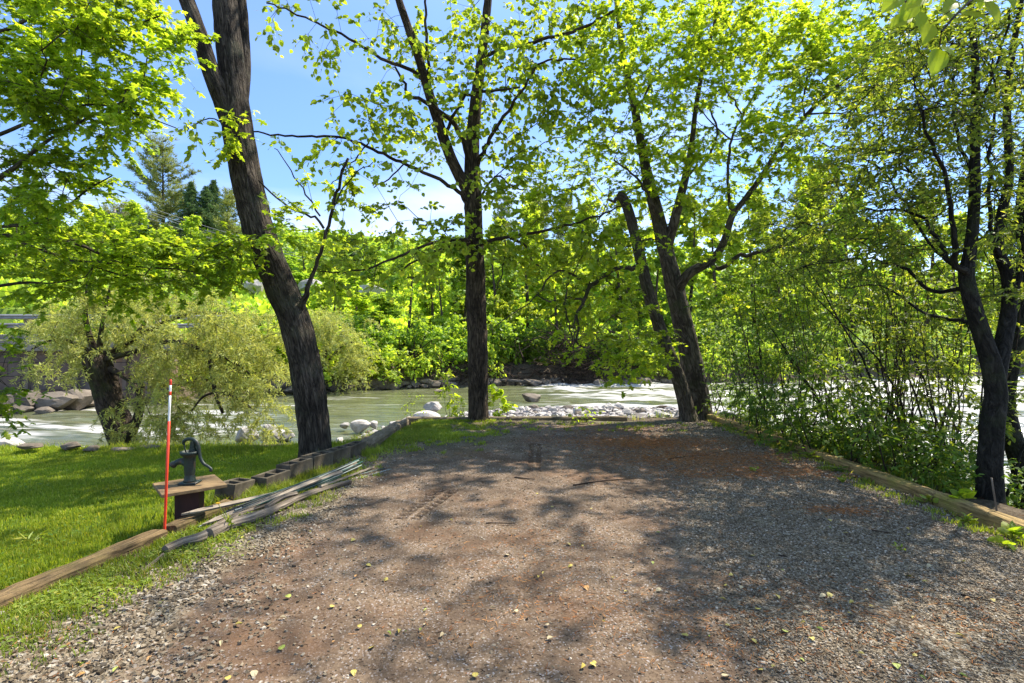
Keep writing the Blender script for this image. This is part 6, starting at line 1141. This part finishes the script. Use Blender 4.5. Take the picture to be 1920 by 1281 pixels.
# weeds along the right timber
def rosette(label, px, py, n, ls, T, h, seed, mt, name='weed', z0=.02, upn=.35):
    x, y = G0(px, py); r = np.random.default_rng(seed); z = z0; a = r.uniform(0, 6.28, n); D = np.stack([np.cos(a), np.sin(a), r.uniform(.2, 1.4, n)], -1); Pq = np.zeros((n, 3)); Pq[:, 2] = r.uniform(0, h, n); Pq[:, 0] = r.normal(size=n)*.035; Pq[:, 1] = r.normal(size=n)*.035
    V, F = place(Pq, D, r.normal(size=(n, 3))*.4+np.array([0, 0, 1]), ls*r.uniform(.6, 1.1, n), T); root = empty(name, (x, y, z), label, 'weed', 'weeds along the right timber'); mesh('leaves', V, [F], mt, parent=root)
    B = Pq.copy(); v, f = sticks(B*np.array([.2, .2, 0]), B+np.array([0, 0, .004]), .0022, .0016); mesh('stem', v, [f], M_gr2, parent=root)
v, f = fan([(0, 0), (.3, -.10), (.7, -.09), (1, 0), (.7, .09), (.3, .10)]); LANC = (t3(v, .8, .1), f)
W_ = [('tall lance leaved weed against the middle timber', 1485, 848, 16, .22, LANC, .05), ('second lance leaved weed right of the tall one', 1525, 862, 12, .19, LANC, .05), ('lance leaved weed bending over the timber', 1450, 838, 9, .14, LANC, .03), ('spreading small leaved weed on the gravel by the middle timber', 1580, 908, 14, .08, OVAL, .06), ('thin weed reaching over the middle timber', 1625, 890, 12, .08, OVAL, .08),
      ('round leaved weed growing over the near timber', 1800, 955, 18, .10, BROAD, .14), ('round leaved weed in front of the near timber', 1810, 985, 12, .075, BROAD, .05), ('small round leaved weed left of the big one at the near timber', 1735, 945, 10, .07, BROAD, .06), ('round leaved weed at the right edge of the picture', 1900, 1015, 16, .09, BROAD, .08), ('low round leaved weed on the gravel at the right edge', 1885, 1030, 10, .08, BROAD, .03), ('small weed in the rusty litter', 1412, 885, 10, .07, OVAL, .05), ('tiny weed on the gravel right of the litter', 1470, 870, 8, .05, OVAL, .04), ('small pale weed on gravel', 1690, 1035, 8, .035, OVAL, .02),
      ('low weed in the lawn near the left edge of the picture', 60, 1020, 14, .09, LANC, .05)]
for i, a in enumerate(W_): rosette(*a, 700+i, M_gr2 if i not in (5, 6, 8, 9) else Lf_maple)
# flower
fx, fy = G0(428, 1000); root = empty('yellow_flower', (fx, fy, 0), 'slender plant with one yellow flower standing in the scrap pile', 'flower'); mb = MB()
tipf = np.array([-.085, 0, .245]); stems = [tipf, np.array([-.05, .02, .2]), np.array([-.02, -.01, .17]), np.array([.01, .01, .12])]
for q in stems: t = np.linspace(0, 1, 6)[:, None]; V, Fs, U = tube(q*t+np.array([.02, 0, 0])*np.sin(t*3.1), np.linspace(.0035, .0022, 6), 6); mb.add(V, Fs, U)
mb.build('stem', M_gr2, root, smooth=True); a = np.linspace(0, 6.28, 9)[:-1]; r_ = np.random.default_rng(3); V, F = place(np.repeat(tipf[None], 16, 0), np.stack([np.cos(np.tile(a, 2)), np.sin(np.tile(a, 2)), np.repeat([.3, .9], 8)], -1), np.tile([[0, 0, 1.]], (16, 1)), np.full(16, .022), OVAL)
m_, nt, L, o = mat('petal_yellow'); prin(nt, o, (.8, .5, .02), .6, .2); mesh('blossom', V, [F], m_, parent=root)
V, F = place(r_.uniform(0, .12, (16, 1))*np.array([[-.2, 0, 1.]]), r_.normal(size=(16, 3))*.6+np.array([0, 0, .9]), r_.normal(size=(16, 3)), r_.uniform(.05, .09, 16), LANC); mesh('leaves', V, [F], M_gr2, parent=root)
